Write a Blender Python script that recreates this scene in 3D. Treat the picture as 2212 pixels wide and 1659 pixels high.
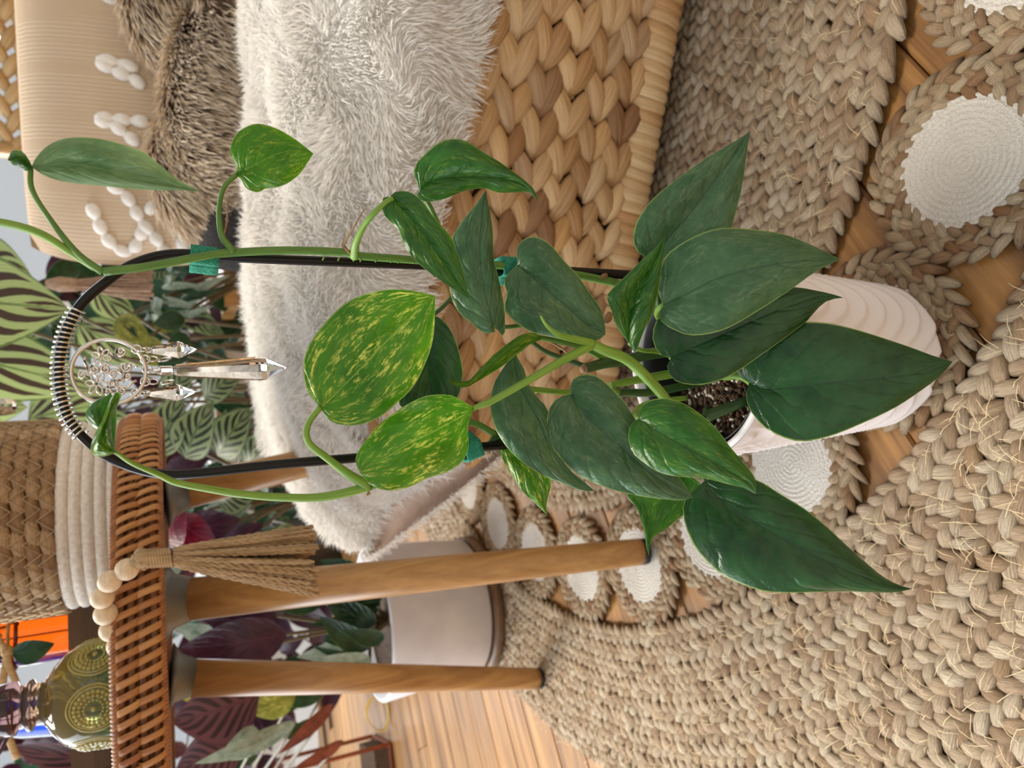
import bpy, math, random
import numpy as np
from mathutils import Vector, Matrix
random.seed(7); RNG = np.random.default_rng(11)
for o in list(bpy.data.objects): bpy.data.objects.remove(o)
S = bpy.context.scene; COL = S.collection
# ---------------------------------------------------------------- camera
# The photograph was taken with the phone on its side: the world's "up" is the picture's left.
F = 1500.0; PITCH = math.radians(26); ROLL = math.radians(1.9); CAMH = 0.55
FW = np.array([0, math.cos(PITCH), -math.sin(PITCH)]); RT = np.array([1., 0, 0])
DN = np.array([0, -math.sin(PITCH), -math.cos(PITCH)]); CAM = np.array([0, 0, CAMH])
def ray(x, y):
    dx, dy = x - 1106, y - 829.5
    a = (-dx*math.sin(ROLL) - dy*math.cos(ROLL))/F; b = (dx*math.cos(ROLL) - dy*math.sin(ROLL))/F
    return FW + a*RT + b*DN
def onz(x, y, z=0.0):                       # where the sight line meets a height
    d = ray(x, y); return CAM + d*((z - CAMH)/d[2])
def ony(x, y, Y):                           # where it meets a distance from the camera
    d = ray(x, y); return CAM + d*(Y/d[1])
cam = bpy.data.cameras.new('camera'); camo = bpy.data.objects.new('camera', cam); COL.objects.link(camo)
xax = DN*math.cos(ROLL) - RT*math.sin(ROLL); yax = RT*math.cos(ROLL) + DN*math.sin(ROLL)
M = Matrix.Identity(4)
for i in range(3): M[i][0] = xax[i]; M[i][1] = yax[i]; M[i][2] = -FW[i]; M[i][3] = CAM[i]
camo.matrix_world = M
cam.sensor_width = 36; cam.sensor_fit = 'HORIZONTAL'; cam.lens = F*36/2212; cam.clip_start = 0.01
cam.dof.use_dof = True; cam.dof.focus_distance = 0.40; cam.dof.aperture_fstop = 10.0
S.camera = camo
# ---------------------------------------------------------------- light
W = bpy.data.worlds.new('sky'); S.world = W; W.use_nodes = True
W.node_tree.nodes['Background'].inputs[0].default_value = (0.90, 0.95, 1.0, 1)
W.node_tree.nodes['Background'].inputs[1].default_value = 0.50
sun = bpy.data.lights.new('sun', 'SUN'); sun.energy = 3.6; sun.angle = math.radians(26); sun.color = (1, .93, .82)
suno = bpy.data.objects.new('sun', sun); COL.objects.link(suno)
suno.rotation_euler = Vector((0.42, -0.55, -0.85)).to_track_quat('-Z', 'Y').to_euler()
for nm_, loc, to, sx_, sy_, en_ in (('window_daylight', (-0.2, 3.62, 1.3), (0, 0, .3), 3.3, 1.7, 95), ('left_window_daylight', (-2.75, 1.6, 1.35), (0, .8, .2), 2.6, 1.7, 75)):
    al = bpy.data.lights.new(nm_, 'AREA'); al.shape = 'RECTANGLE'; al.size = sx_; al.size_y = sy_; al.energy = en_; al.color = (.86, .93, 1.0)
    ao = bpy.data.objects.new(nm_, al); COL.objects.link(ao); ao.location = loc; ao.rotation_euler = (Vector(to) - Vector(loc)).to_track_quat('-Z', 'Y').to_euler()
S.view_settings.view_transform = 'Standard'; S.view_settings.look = 'None'
S.view_settings.exposure = 0.20; S.view_settings.gamma = 1.0; S.view_settings.use_curve_mapping = False
# ---------------------------------------------------------------- helpers
def tag(o, label=None, cat=None, group=None, kind=None):
    if label: o['label'] = label
    if cat: o['category'] = cat
    if group: o['group'] = group
    if kind: o['kind'] = kind
    return o
def empty(name, loc=(0, 0, 0), rz=0, label=None, cat=None, group=None, parent=None):
    o = bpy.data.objects.new(name, None); COL.objects.link(o); o.location = loc; o.rotation_euler = (0, 0, rz)
    o.empty_display_size = .02
    if parent: o.parent = parent
    return tag(o, label, cat, group)
def link(name, me, parent=None, loc=None, rot=None, label=None, cat=None, group=None, kind=None):
    o = bpy.data.objects.new(name, me); COL.objects.link(o)
    if parent: o.parent = parent
    if loc is not None: o.location = loc
    if rot is not None: o.rotation_euler = rot
    return tag(o, label, cat, group, kind)
class MB:
    """collects polygons; .mesh() makes one mesh"""
    def __init__(s): s.v = []; s.f = []; s.uv = []; s.n = 0; s.hasuv = False
    def add(s, v, f, uv=None):
        v = np.asarray(v, float).reshape(-1, 3)
        s.v.append(v)
        s.f += [tuple(int(i) + s.n for i in q) for q in f]
        s.uv.append(np.zeros((len(v), 2)) if uv is None else np.asarray(uv, float)); s.hasuv |= uv is not None
        s.n += len(v); return s
    def box(s, c, d, R=None):
        c = np.asarray(c, float); d = np.asarray(d, float)/2
        v = np.array([[x, y, z] for x in (-1, 1) for y in (-1, 1) for z in (-1, 1)])*d
        if R is not None: v = v @ np.asarray(R).T
        return s.add(v + c, [(0, 1, 3, 2), (4, 6, 7, 5), (0, 4, 5, 1), (2, 3, 7, 6), (0, 2, 6, 4), (1, 5, 7, 3)])
    def tube(s, pts, rad, seg=8, caps=True, closed=False, flat=1.0, up=None):
        P = np.asarray(pts, float); n = len(P); r = np.broadcast_to(np.asarray(rad, float), (n,))
        if closed: T = np.roll(P, -1, 0) - np.roll(P, 1, 0)
        else: T = np.gradient(P, axis=0)
        T /= np.linalg.norm(T, axis=1, keepdims=True) + 1e-12
        N = np.zeros_like(P); a = np.array(up if up is not None else ([0, 0, 1] if abs(T[0][2]) < .9 else [1, 0, 0]), float)
        N[0] = a - T[0]*(a @ T[0]); N[0] /= np.linalg.norm(N[0])
        for i in range(1, n):
            q = (np.array(up, float) if up is not None else N[i-1]); q = q - T[i]*(q @ T[i]); N[i] = q/(np.linalg.norm(q) + 1e-12)
        B = np.cross(T, N); th = np.linspace(0, 2*math.pi, seg, endpoint=False)
        L = np.r_[0, np.cumsum(np.linalg.norm(np.diff(P, axis=0), axis=1))]
        V = P[:, None] + r[:, None, None]*(np.cos(th)[None, :, None]*N[:, None]*flat + np.sin(th)[None, :, None]*B[:, None])
        uv = np.stack([np.broadcast_to(L[:, None], (n, seg)), np.broadcast_to(th[None]/(2*math.pi), (n, seg))], -1)
        f = []
        for i in range(n if closed else n-1):
            i2 = (i+1) % n
            for k in range(seg): k2 = (k+1) % seg; f.append((i*seg+k, i*seg+k2, i2*seg+k2, i2*seg+k))
        if caps and not closed: f += [tuple(range(seg))[::-1], tuple((n-1)*seg+k for k in range(seg))]
        return s.add(V.reshape(-1, 3), f, uv.reshape(-1, 2))
    def lathe(s, prof, seg=32, c=(0, 0, 0), caps=(True, True)):
        pr = np.asarray(prof, float); n = len(pr); th = np.linspace(0, 2*math.pi, seg, endpoint=False)
        V = np.stack([pr[:, :1]*np.cos(th), pr[:, :1]*np.sin(th), np.broadcast_to(pr[:, 1:2], (n, seg))], -1) + np.asarray(c, float)
        uv = np.stack([np.broadcast_to(th/(2*math.pi), (n, seg)), np.broadcast_to(pr[:, 1:2], (n, seg))], -1)
        f = [(i*seg+k, i*seg+(k+1) % seg, (i+1)*seg+(k+1) % seg, (i+1)*seg+k) for i in range(n-1) for k in range(seg)]
        if caps[0]: f.append(tuple(range(seg))[::-1])
        if caps[1]: f.append(tuple((n-1)*seg+k for k in range(seg)))
        return s.add(V.reshape(-1, 3), f, uv.reshape(-1, 2))
    def ball(s, c, r, seg=12, rings=8, R=None):
        r = np.broadcast_to(np.asarray(r, float), (3,)); ph = np.linspace(0, math.pi, rings+1)[1:-1]; th = np.linspace(0, 2*math.pi, seg, endpoint=False)
        V = np.stack([np.sin(ph)[:, None]*np.cos(th), np.sin(ph)[:, None]*np.sin(th), np.broadcast_to(np.cos(ph)[:, None], (rings-1, seg))], -1).reshape(-1, 3)
        V = np.r_[V, [[0, 0, 1], [0, 0, -1]]]*r
        if R is not None: V = V @ np.asarray(R).T
        m = (rings-1)*seg
        f = [(i*seg+k, (i+1)*seg+k, (i+1)*seg+(k+1) % seg, i*seg+(k+1) % seg) for i in range(rings-2) for k in range(seg)]
        f += [(m, k, (k+1) % seg) for k in range(seg)] + [(m+1, (rings-2)*seg+(k+1) % seg, (rings-2)*seg+k) for k in range(seg)]
        return s.add(V + np.asarray(c, float), f)
    def grid(s, V, uv=None, closeu=False):
        """V: (n,m,3)"""
        n, m = V.shape[:2]
        f = [(i*m+k, i*m+(k+1) % m, ((i+1) % n)*m+(k+1) % m, ((i+1) % n)*m+k) for i in range(n if closeu else n-1) for k in range(m-1)]
        return s.add(V.reshape(-1, 3), f, None if uv is None else uv.reshape(-1, 2))
    def mesh(s, name, mat, smooth=True):
        me = bpy.data.meshes.new(name); v = np.concatenate(s.v)
        me.from_pydata(v.tolist(), [], s.f)
        if s.hasuv:
            uv = np.concatenate(s.uv); li = np.zeros(len(me.loops), np.int32); me.loops.foreach_get('vertex_index', li)
            me.uv_layers.new(name='UVMap').data.foreach_set('uv', uv[li].astype(np.float32).ravel())
        if smooth: me.polygons.foreach_set('use_smooth', np.ones(len(me.polygons), bool))
        me.materials.append(mat); me.update(); return me
    def obj(s, name, mat, parent=None, smooth=True, **k):
        return link(name, s.mesh(name, mat, smooth), parent, **k)
def fast_mesh(name, V, Q, mat, uv=None, smooth=True):
    """V (n,3) and quads Q (m,4) straight into a mesh"""
    me = bpy.data.meshes.new(name); n = len(V); m = len(Q); k = Q.shape[1]
    me.vertices.add(n); me.vertices.foreach_set('co', np.ascontiguousarray(V, np.float32).ravel())
    me.loops.add(m*k); me.loops.foreach_set('vertex_index', np.ascontiguousarray(Q, np.int32).ravel())
    me.polygons.add(m); me.polygons.foreach_set('loop_start', np.arange(0, m*k, k, dtype=np.int32))
    if smooth: me.polygons.foreach_set('use_smooth', np.ones(m, bool))
    if uv is not None: me.uv_layers.new(name='UVMap').data.foreach_set('uv', uv[Q.ravel()].astype(np.float32).ravel())
    me.materials.append(mat); me.update(calc_edges=True); return me
def stamp(tv, tq, tuv, O, X, Y, Z):
    """copies a template at origins O with axes X,Y,Z (N,3 each, already scaled)"""
    N = len(O); n = len(tv)
    V = O[:, None] + tv[None, :, :1]*X[:, None] + tv[None, :, 1:2]*Y[:, None] + tv[None, :, 2:]*Z[:, None]
    Q = tq[None] + (np.arange(N)*n)[:, None, None]
    return V.reshape(-1, 3), Q.reshape(-1, tq.shape[1]), np.tile(tuv, (N, 1))
def smoothpath(pts, n):
    """Catmull-Rom through the points, n samples by chord length"""
    P = np.asarray(pts, float); d = np.r_[0, np.cumsum(np.linalg.norm(np.diff(P, axis=0), axis=1)**.6)]
    t = np.linspace(0, d[-1], n); m = len(P); out = np.zeros((n, P.shape[1]))
    T = np.zeros_like(P); T[1:-1] = (P[2:] - P[:-2])/(d[2:] - d[:-2])[:, None]
    T[0] = (P[1]-P[0])/(d[1]-d[0]); T[-1] = (P[-1]-P[-2])/(d[-1]-d[-2])
    for i in range(n):
        j = min(np.searchsorted(d, t[i], 'right')-1, m-2); h = d[j+1]-d[j]; u = (t[i]-d[j])/h
        out[i] = (2*u**3-3*u**2+1)*P[j] + (u**3-2*u**2+u)*h*T[j] + (-2*u**3+3*u**2)*P[j+1] + (u**3-u**2)*h*T[j+1]
    return out
def resample(P, n):
    d = np.r_[0, np.cumsum(np.linalg.norm(np.diff(P, axis=0), axis=1))]; t = np.linspace(0, d[-1], n)
    return np.stack([np.interp(t, d, P[:, k]) for k in range(P.shape[1])], 1)
def unit(v): v = np.asarray(v, float); return v/(np.linalg.norm(v, axis=-1, keepdims=True) + 1e-12)
# ---------------------------------------------------------------- materials
class NT:
    def __init__(s, name):
        s.m = bpy.data.materials.new(name); s.m.use_nodes = True; s.t = s.m.node_tree; s.b = s.t.nodes['Principled BSDF']; s.out = s.t.nodes['Material Output']
    def n(s, typ, **k):
        q = s.t.nodes.new(typ)
        for a, b in k.items(): setattr(q, a, b)
        return q
    def l(s, a, b): s.t.links.new(a, b); return s
    def coord(s, kind='Object', scale=(1, 1, 1), rot=(0, 0, 0)):
        c = s.n('ShaderNodeTexCoord'); mp = s.n('ShaderNodeMapping'); mp.inputs['Scale'].default_value = scale; mp.inputs['Rotation'].default_value = rot
        s.l(c.outputs[kind], mp.inputs[0]); return mp.outputs[0]
    def noise(s, vec, scale=5, detail=3, rough=.55, dist=0):
        q = s.n('ShaderNodeTexNoise'); q.inputs['Scale'].default_value = scale; q.inputs['Detail'].default_value = detail
        q.inputs['Roughness'].default_value = rough; q.inputs['Distortion'].default_value = dist
        if vec is not None: s.l(vec, q.inputs['Vector'])
        return q.outputs['Fac']
    def ramp(s, fac, stops):
        q = s.n('ShaderNodeValToRGB'); e = q.color_ramp.elements
        while len(e) < len(stops): e.new(.5)
        for i, (p, c) in enumerate(stops): e[i].position = p; e[i].color = (*c, 1)
        s.l(fac, q.inputs[0]); return q.outputs[0]
    def mix(s, fac, a, b, mode='MIX'):
        q = s.n('ShaderNodeMix', data_type='RGBA', blend_type=mode)
        for sock, v in ((q.inputs[0], fac), (q.inputs[6], a), (q.inputs[7], b)):
            if hasattr(v, 'is_output'): s.l(v, sock)
            else: sock.default_value = v if isinstance(v, (int, float)) else (*v, 1)
        return q.outputs[2]
    def math(s, op, a, b=0., c=None):
        q = s.n('ShaderNodeMath', operation=op)
        for i, v in enumerate((a, b) if c is None else (a, b, c)):
            if hasattr(v, 'is_output'): s.l(v, q.inputs[i])
            else: q.inputs[i].default_value = v
        return q.outputs[0]
    def bump(s, h, strength=.3, dist=.002):
        q = s.n('ShaderNodeBump'); q.inputs['Strength'].default_value = strength; q.inputs['Distance'].default_value = dist
        s.l(h, q.inputs['Height']); s.l(q.outputs[0], s.b.inputs['Normal']); return q.outputs[0]
    def col(s, c):
        if hasattr(c, 'is_output'): s.l(c, s.b.inputs['Base Color'])
        else: s.b.inputs['Base Color'].default_value = (*c, 1)
        return s
    def set(s, **k):
        for a, v in k.items(): s.b.inputs[a.replace('_', ' ')].default_value = v
        return s
def srgb(r, g, b):
    f = lambda c: (c/255/12.92 if c/255 <= .04045 else ((c/255+.055)/1.055)**2.4)
    return (f(r), f(g), f(b))
def plain(name, c, rough=.5, **k):
    n = NT(name).col(c).set(Roughness=rough, **k); return n.m
def noisy(name, a, b, scale=20, rough=.6, bump=0, stretch=(1, 1, 1), coord='Object', detail=4, bdist=.002, **k):
    n = NT(name); f = n.noise(n.coord(coord, stretch), scale, detail); n.col(n.ramp(f, [(.3, a), (.7, b)])).set(Roughness=rough, **k)
    if bump: n.bump(f, bump, bdist)
    return n.m
def strand_mat(name, cols, rough=.6, fib=(6, 60), bump=.5, island=True, spec=.3):
    """plant-fibre strand: tint by piece, fibres along the UV length"""
    n = NT(name)
    if island: r = n.n('ShaderNodeNewGeometry').outputs['Random Per Island']
    else: r = n.n('ShaderNodeObjectInfo').outputs['Random']
    base = n.ramp(r, [(i/max(1, len(cols)-1), c) for i, c in enumerate(cols)])
    uv = n.n('ShaderNodeTexCoord').outputs['UV']; mp = n.n('ShaderNodeMapping'); mp.inputs['Scale'].default_value = (fib[0], fib[1], 1)
    n.l(uv, mp.inputs[0]); cx = n.n('ShaderNodeCombineXYZ'); n.l(r, cx.inputs[2]); ad = n.n('ShaderNodeVectorMath', operation='ADD')
    sc = n.n('ShaderNodeVectorMath', operation='SCALE'); n.l(cx.outputs[0], sc.inputs[0]); sc.inputs[3].default_value = 40
    n.l(mp.outputs[0], ad.inputs[0]); n.l(sc.outputs[0], ad.inputs[1])
    f = n.noise(ad.outputs[0], 1, 4, .65)
    n.col(n.mix(1, base, n.ramp(f, [(.22, (.52, .47, .42)), (.55, (1, 1, 1))]), 'MULTIPLY')).set(Roughness=rough)
    n.b.inputs['Specular IOR Level'].default_value = spec
    n.bump(f, bump, .002); return n.m
def wood_mat(name, a, b, c=None, scale=(1, 12, 12), rough=.4, coord='Object', rings=4, rnd=False):
    n = NT(name); v = n.coord(coord, scale)
    if rnd:
        oi = n.n('ShaderNodeObjectInfo').outputs['Random']; cx = n.n('ShaderNodeCombineXYZ'); m_ = n.math('MULTIPLY', oi, 37.)
        n.l(m_, cx.inputs[0]); n.l(m_, cx.inputs[1]); ad = n.n('ShaderNodeVectorMath', operation='ADD'); n.l(v, ad.inputs[0]); n.l(cx.outputs[0], ad.inputs[1]); v = ad.outputs[0]
    f1 = n.noise(v, rings, 6, .6, 1.2); f2 = n.noise(v, rings*6, 4, .6)
    k = n.math('ADD', n.math('MULTIPLY', f1, .75), n.math('MULTIPLY', f2, .25))
    stops = [(.32, a), (.62, b)] + ([(.78, c)] if c else [])
    cc = n.ramp(k, stops)
    if rnd: cc = n.mix(.35, cc, n.ramp(oi, [(0, (.62, .55, .5)), (1, (1, .95, .88))]), 'MULTIPLY')
    n.col(cc).set(Roughness=rough); n.bump(f2, .12, .001); return n.m
# ================================================================ floor
m_plank = wood_mat('floor_board_wood', srgb(92, 58, 30), srgb(196, 144, 82), srgb(220, 172, 106), scale=(1.0, 13, 13), rough=.38, rings=1.7, rnd=True)
floor = MB().box((0.1, 1.3, -.0165), (6.0, 5.6, .011)).obj('floor', plain('subfloor_dark', srgb(50, 32, 20), .9), smooth=False); tag(floor, 'oak coloured wooden plank floor under the jute rug', kind='structure')
PA = math.radians(34); PW = .092
ux, uy = math.cos(PA), math.sin(PA)
plank_len = 1.6
def plank_mesh(L, w, b=.0022):
    x, y = L/2 - .0006, w/2 - .0006
    v = []
    for (z, i) in ((-.010, 0), (-b, 0), (0, b)):
        v += [(-x+i, -y+i, z), (x-i, -y+i, z), (x-i, y-i, z), (-x+i, y-i, z)]
    f = [(8, 9, 10, 11), (3, 2, 1, 0)]
    for k in range(2):
        for q in range(4): f.append((k*4+q, k*4+(q+1) % 4, (k+1)*4+(q+1) % 4, (k+1)*4+q))
    return MB().add(v, f).mesh('plank', m_plank, False)
pm = plank_mesh(plank_len, PW)
near = []; 
for j in range(-28, 36):
    for i in range(-3, 4):
        s = (i + (.37*j) % 1.0)*plank_len; d = (j+.5)*PW
        cx, cy = -.2 + s*ux - d*uy, .5 + s*uy + d*ux
        if -3.3 < cx < 3.2 and -1.6 < cy < 3.3: near.append((cx, cy))
for cx, cy in near:
    link('plank', pm, floor, (cx, cy, 0), (0, 0, PA))
# ================================================================ back wall with a window behind the plants
m_wall = noisy('painted_wall', srgb(196, 190, 180), srgb(206, 200, 190), 30, .9, .05)
wb = MB()
WY = 3.3; wx0, wx1, wz0, wz1 = -1.9, 1.5, .42, 2.1
for x0, x1, z0, z1 in ((-3, wx0, 0, 2.6), (wx1, 3.1, 0, 2.6), (wx0, wx1, 0, wz0), (wx0, wx1, wz1, 2.6)):
    wb.box(((x0+x1)/2, WY+.06, (z0+z1)/2), (x1-x0, .12, z1-z0))
wall = wb.obj('wall_back', m_wall, smooth=False); tag(wall, 'pale painted wall behind the house plants', kind='structure')
win = empty('window_1', (0, WY, 0)); tag(win, 'wide white framed window behind the house plants', kind='structure')
m_white = plain('white_paint', srgb(235, 234, 230), .45)
fr = MB()
for z in (wz0+.03, wz1-.03): fr.box(((wx0+wx1)/2, .05, z), (wx1-wx0, .06, .06))
for x in (wx0+.03, wx1-.03, wx0+(wx1-wx0)/3, wx0+2*(wx1-wx0)/3): fr.box((x, .05, (wz0+wz1)/2), (.06, .055, wz1-wz0-.12))
fr.obj('window_frame', m_white, win, False)
MB().box(((wx0+wx1)/2, -.05, wz0-.015), (wx1-wx0+.1, .16, .03)).obj('window_sill', m_white, win, False)
gl = NT('window_glass'); tr = gl.n('ShaderNodeBsdfTransparent'); gs = gl.n('ShaderNodeBsdfGlossy'); gs.inputs['Roughness'].default_value = .02
mx = gl.n('ShaderNodeMixShader'); mx.inputs[0].default_value = .06; gl.l(tr.outputs[0], mx.inputs[1]); gl.l(gs.outputs[0], mx.inputs[2]); gl.l(mx.outputs[0], gl.out.inputs[0])
for k in range(3):
    x0 = wx0+.03+k*(wx1-wx0-.06)/3
    MB().box((x0+(wx1-wx0-.06)/6, .05, (wz0+wz1)/2), ((wx1-wx0)/3-.07, .004, wz1-wz0-.12)).obj('pane', gl.m, win, False)
bbm = MB().box((-2.45, WY-.01, .05), (1.08, .02, .1)).box((0, WY-.01, .05), (3.8, .02, .1)).box((2.5, WY-.01, .05), (1.2, .02, .1))
tag(bbm.obj('baseboard_back', m_white, smooth=False), 'white baseboard along the back wall', kind='structure')
tag(MB().box((.1, -1.62, 1.3), (6.0, .12, 2.6)).obj('added_wall_front', m_wall, smooth=False), 'unseen pale wall added behind the viewer to block front light', kind='structure')  # out of view, added to hold back sky light from the viewer's side
tag(MB().box((3.05, 1.0, 1.3), (.12, 5.1, 2.6)).obj('added_wall_right', m_wall, smooth=False), 'unseen pale wall added on the ottoman side to block light', kind='structure')  # out of view, added so less sky light comes from the right
# ================================================================ braids
def strand_template(nr=6, seg=6, arch=.35, tip=.55):
    t = np.linspace(0.02, .98, nr); th = np.linspace(0, 2*math.pi, seg, endpoint=False)
    w = np.sin(math.pi*t)**tip
    X = np.broadcast_to((t-.5)[:, None], (nr, seg)); Y = .5*w[:, None]*np.cos(th); Z = .5*w[:, None]*np.sin(th) + arch*(np.sin(math.pi*t)-.5)[:, None]
    V = np.stack([X, Y, Z], -1).reshape(-1, 3)
    Q = np.array([(i*seg+k, i*seg+(k+1) % seg, (i+1)*seg+(k+1) % seg, (i+1)*seg+k) for i in range(nr-1) for k in range(seg)])
    uv = np.stack([np.broadcast_to(t[:, None], (nr, seg)), np.broadcast_to(th/(2*math.pi), (nr, seg))], -1).reshape(-1, 2)
    return V, Q, uv
ST = strand_template(8, 8, .50, .50); STL = strand_template(5, 6, .50, .50)
def braid_ring(r, width, height, period, lod=ST, z0=0., jit=.12, arc=(0, 2*math.pi), ang=36):
    """flat braid running round a circle: two files of slanting strands"""
    n = max(3, int(round((arc[1]-arc[0])*r/period))); O = []; X = []; Y = []; Z = []
    for side in (-1, 1):
        a = arc[0] + (np.arange(n) + (.25 if side > 0 else -.25))/n*(arc[1]-arc[0]) + RNG.normal(0, .06, n)*period/r
        rr = r + side*width*.225 + RNG.normal(0, jit*.05*width, n)
        c, s_ = np.cos(a), np.sin(a); rad = np.stack([c, s_, 0*c], 1); tan = np.stack([-s_, c, 0*c], 1)
        th = math.radians(ang)*side + RNG.normal(0, .12, n)
        L = period*2.05*(1+RNG.normal(0, .08, n)); wd = width*.56*(1+RNG.normal(0, .1, n))
        xd = tan*np.cos(th)[:, None] - rad*np.sin(th)[:, None]; yd = tan*np.sin(th)[:, None] + rad*np.cos(th)[:, None]
        zz = np.tile([0, 0, 1.], (n, 1)); tilt = RNG.normal(0, .08, n)
        O.append(rad*rr[:, None] + zz*(z0+height*.5+RNG.normal(0, height*.05, n))[:, None]); X.append((xd+zz*tilt[:, None])*L[:, None]); Y.append(yd*wd[:, None]); Z.append(zz*height*.66)
    return stamp(*lod, np.concatenate(O), np.concatenate(X), np.concatenate(Y), np.concatenate(Z))
JUTE = [srgb(170, 140, 110), srgb(206, 180, 150), srgb(218, 196, 166), srgb(194, 166, 134), srgb(226, 208, 180), srgb(204, 180, 152), srgb(184, 152, 118), srgb(212, 190, 162)]
m_jute = strand_mat('braided_jute', JUTE, .8, (2.0, 42), 1.4)
m_jute2 = strand_mat('braided_jute_fresh', [srgb(196, 168, 134), srgb(224, 204, 172), srgb(208, 180, 146), srgb(168, 124, 86), srgb(218, 196, 162)], .8, (2.0, 42), 1.4)
# ================================================================ rug: solid centre, ring of medallions, wide outer band
RC = np.array([.455, 1.0]); rug = empty('jute_rug', (RC[0], RC[1], 0), 0, 'round braided jute rug with a ring of white centred circles', 'rug')
rw = .0225
k = 0
for r in np.arange(.83, 1.03, rw):
    V, Q, uv = braid_ring(r, rw*1.08, .0125, .0158 + .001*math.sin(k*2.1)); link('braid_row', fast_mesh('braid_row', V, Q, m_jute, uv), rug); k += 1
for r in np.arange(.645, .20, -rw):
    V, Q, uv = braid_ring(r, rw*1.08, .0125, .0158, STL if r < .45 else ST); link('braid_row', fast_mesh('braid_row', V, Q, m_jute, uv), rug)
MB().lathe([(.001, .009), (.20, .009), (.205, .0)], 48, caps=(False, False)).obj('hub_mat', m_jute, rug)
NM = 31; MRAD = .742
# one medallion: white coiled cotton cord and a jute braid round it
prof = []
for i in range(11):
    r0 = i*.0046
    for q in np.linspace(0, 1, 5)[:-1]: prof.append((max(r0+q*.0046, .0003), .0090 + .0011*math.sin(math.pi*q)))
prof.append((.0508, .004)); 
nm = NT('cotton_cord'); cv = nm.coord('Object', (1, 1, 1)); f1 = nm.noise(cv, 420, 3, .6); f2 = nm.noise(cv, 60, 3)
nm.col(nm.mix(nm.math('MULTIPLY', f2, .5), srgb(236, 230, 220), srgb(196, 184, 168))).set(Roughness=.9); nm.bump(f1, .9, .004); m_cotton = nm.m
mb = MB(); mb.lathe(prof, 64, caps=(True, False)); me_center = mb.mesh('medallion_centre', m_cotton)
V0 = braid_ring(.0555, .0175, .012, .0125); V1 = braid_ring(.0675, .0165, .0125, .0140, ang=30)
Vb = np.r_[V0[0], V1[0]]; Qb = np.r_[V0[1], V1[1]+len(V0[0])]; uvb = np.r_[V0[2], V1[2]]
me_border = fast_mesh('medallion_border', Vb, Qb, m_jute2, uvb)
a1 = math.atan2(onz(2070, 350)[1]-RC[1], onz(2070, 350)[0]-RC[0])
for i in range(NM):
    a = a1 - i*2*math.pi/NM; x, y = MRAD*math.cos(a), MRAD*math.sin(a); rz = RNG.uniform(0, 6.28)
    link('medallion_border', me_border, rug, (x, y, 0), (0, 0, rz))
    link('medallion_centre', me_center, rug, (x, y, 0), (0, 0, rz), label='white coiled cotton cord disc')
# loose frayed fibres on the rug
fv = []; N = 4500
ang = RNG.uniform(math.pi*.85, math.pi*1.62, N); rad = np.where(RNG.random(N) < .75, RNG.uniform(.825, 1.03, N), RNG.uniform(.45, .65, N)); L = RNG.uniform(.006, .022, N); dr = RNG.uniform(0, 6.28, N)
P = np.stack([rad*np.cos(ang), rad*np.sin(ang), np.full(N, .0125)], 1); dx = np.stack([np.cos(dr), np.sin(dr), 0*dr], 1); px = np.stack([-np.sin(dr), np.cos(dr), 0*dr], 1)
hw = .00022
Vf = np.stack([P-px*hw, P+px*hw, P+dx*L[:, None]*.5+px*hw+[0, 0, .003], P+dx*L[:, None]*.5-px*hw+[0, 0, .003], P+dx*L[:, None]+px*hw*.5, P+dx*L[:, None]-px*hw*.5], 1).reshape(-1, 3)
b = np.arange(N)[:, None]*6; Qf = np.concatenate([b+[0, 1, 2, 3], b+[3, 2, 4, 5]])
link('loose_fibre', fast_mesh('loose_fibre', Vf, Qf, plain('jute_fibre', srgb(226, 204, 160), .8)), rug, kind='stuff')
# ================================================================ woven ottoman (its front face runs to the right out of the picture)
HY = [srgb(158, 116, 76), srgb(204, 166, 120), srgb(188, 150, 108), srgb(220, 186, 140), srgb(176, 132, 84), srgb(212, 180, 138), srgb(190, 158, 124), srgb(144, 104, 70), srgb(226, 198, 158), srgb(206, 160, 100)]
m_hy = strand_mat('water_hyacinth', HY, .5, (1.2, 22), .7, island=False)
m_hy2 = strand_mat('water_hyacinth_joined', HY, .5, (1.2, 22), .7)
oz0 = .036
pa = onz(1475, 0, .038)[:2]; pb = onz(1370, 600, .038)[:2]; OT = unit(pb-pa); ON = np.array([OT[1], -OT[0]])     # along the front (to the left) and inwards
if ON[1] < 0: ON = -ON
OW, OD, OH = .92, .50, .335
o_left = pa + OT*.530                                  # front left corner
orz = math.atan2(-OT[1], -OT[0])                        # local +x runs right along the front, local +y goes back
ott = empty('woven_ottoman', (o_left[0], o_left[1], 0), orz, 'square edged footstool woven from honey brown water hyacinth braids', 'ottoman')
def ob(mb, name, mat, sm=False, **k): return mb.obj(name, mat, ott, sm, **k)
ob(MB().box((OW/2, OD/2, .197), (OW-.03, OD-.03, .27)), 'core', plain('ottoman_core', srgb(70, 46, 26), .9))
ROWH = .0345; PER = .0430
nrow = 8; zbase = .090
sv, sq, suv = strand_template(10, 9, .30, .62)
def strand_me(side):
    th = math.radians(21)*side
    x = np.array([math.cos(th), 0, math.sin(th)])*.0640; yv = np.array([-math.sin(th), 0, math.cos(th)])*.0250; z = np.array([0, -1, 0])*.0180
    V = sv[:, :1]*x + sv[:, 1:2]*yv + sv[:, 2:]*z
    return fast_mesh('strand', V, sq, m_hy, suv)
SM = {-1: strand_me(-1), 1: strand_me(1)}
spots = []
for r in range(nrow):
    for side in (-1, 1):
        z = zbase + r*ROWH + (.0085 if side > 0 else -.0085)
        for i in range(int(OW/PER)+1):
            x = (i + (.5 if (r % 2) else 0.) + .25)*PER
            if .01 < x < OW-.005: spots.append((x, z, side))
vis = [q for q in spots if q[0] < .60]
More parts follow.
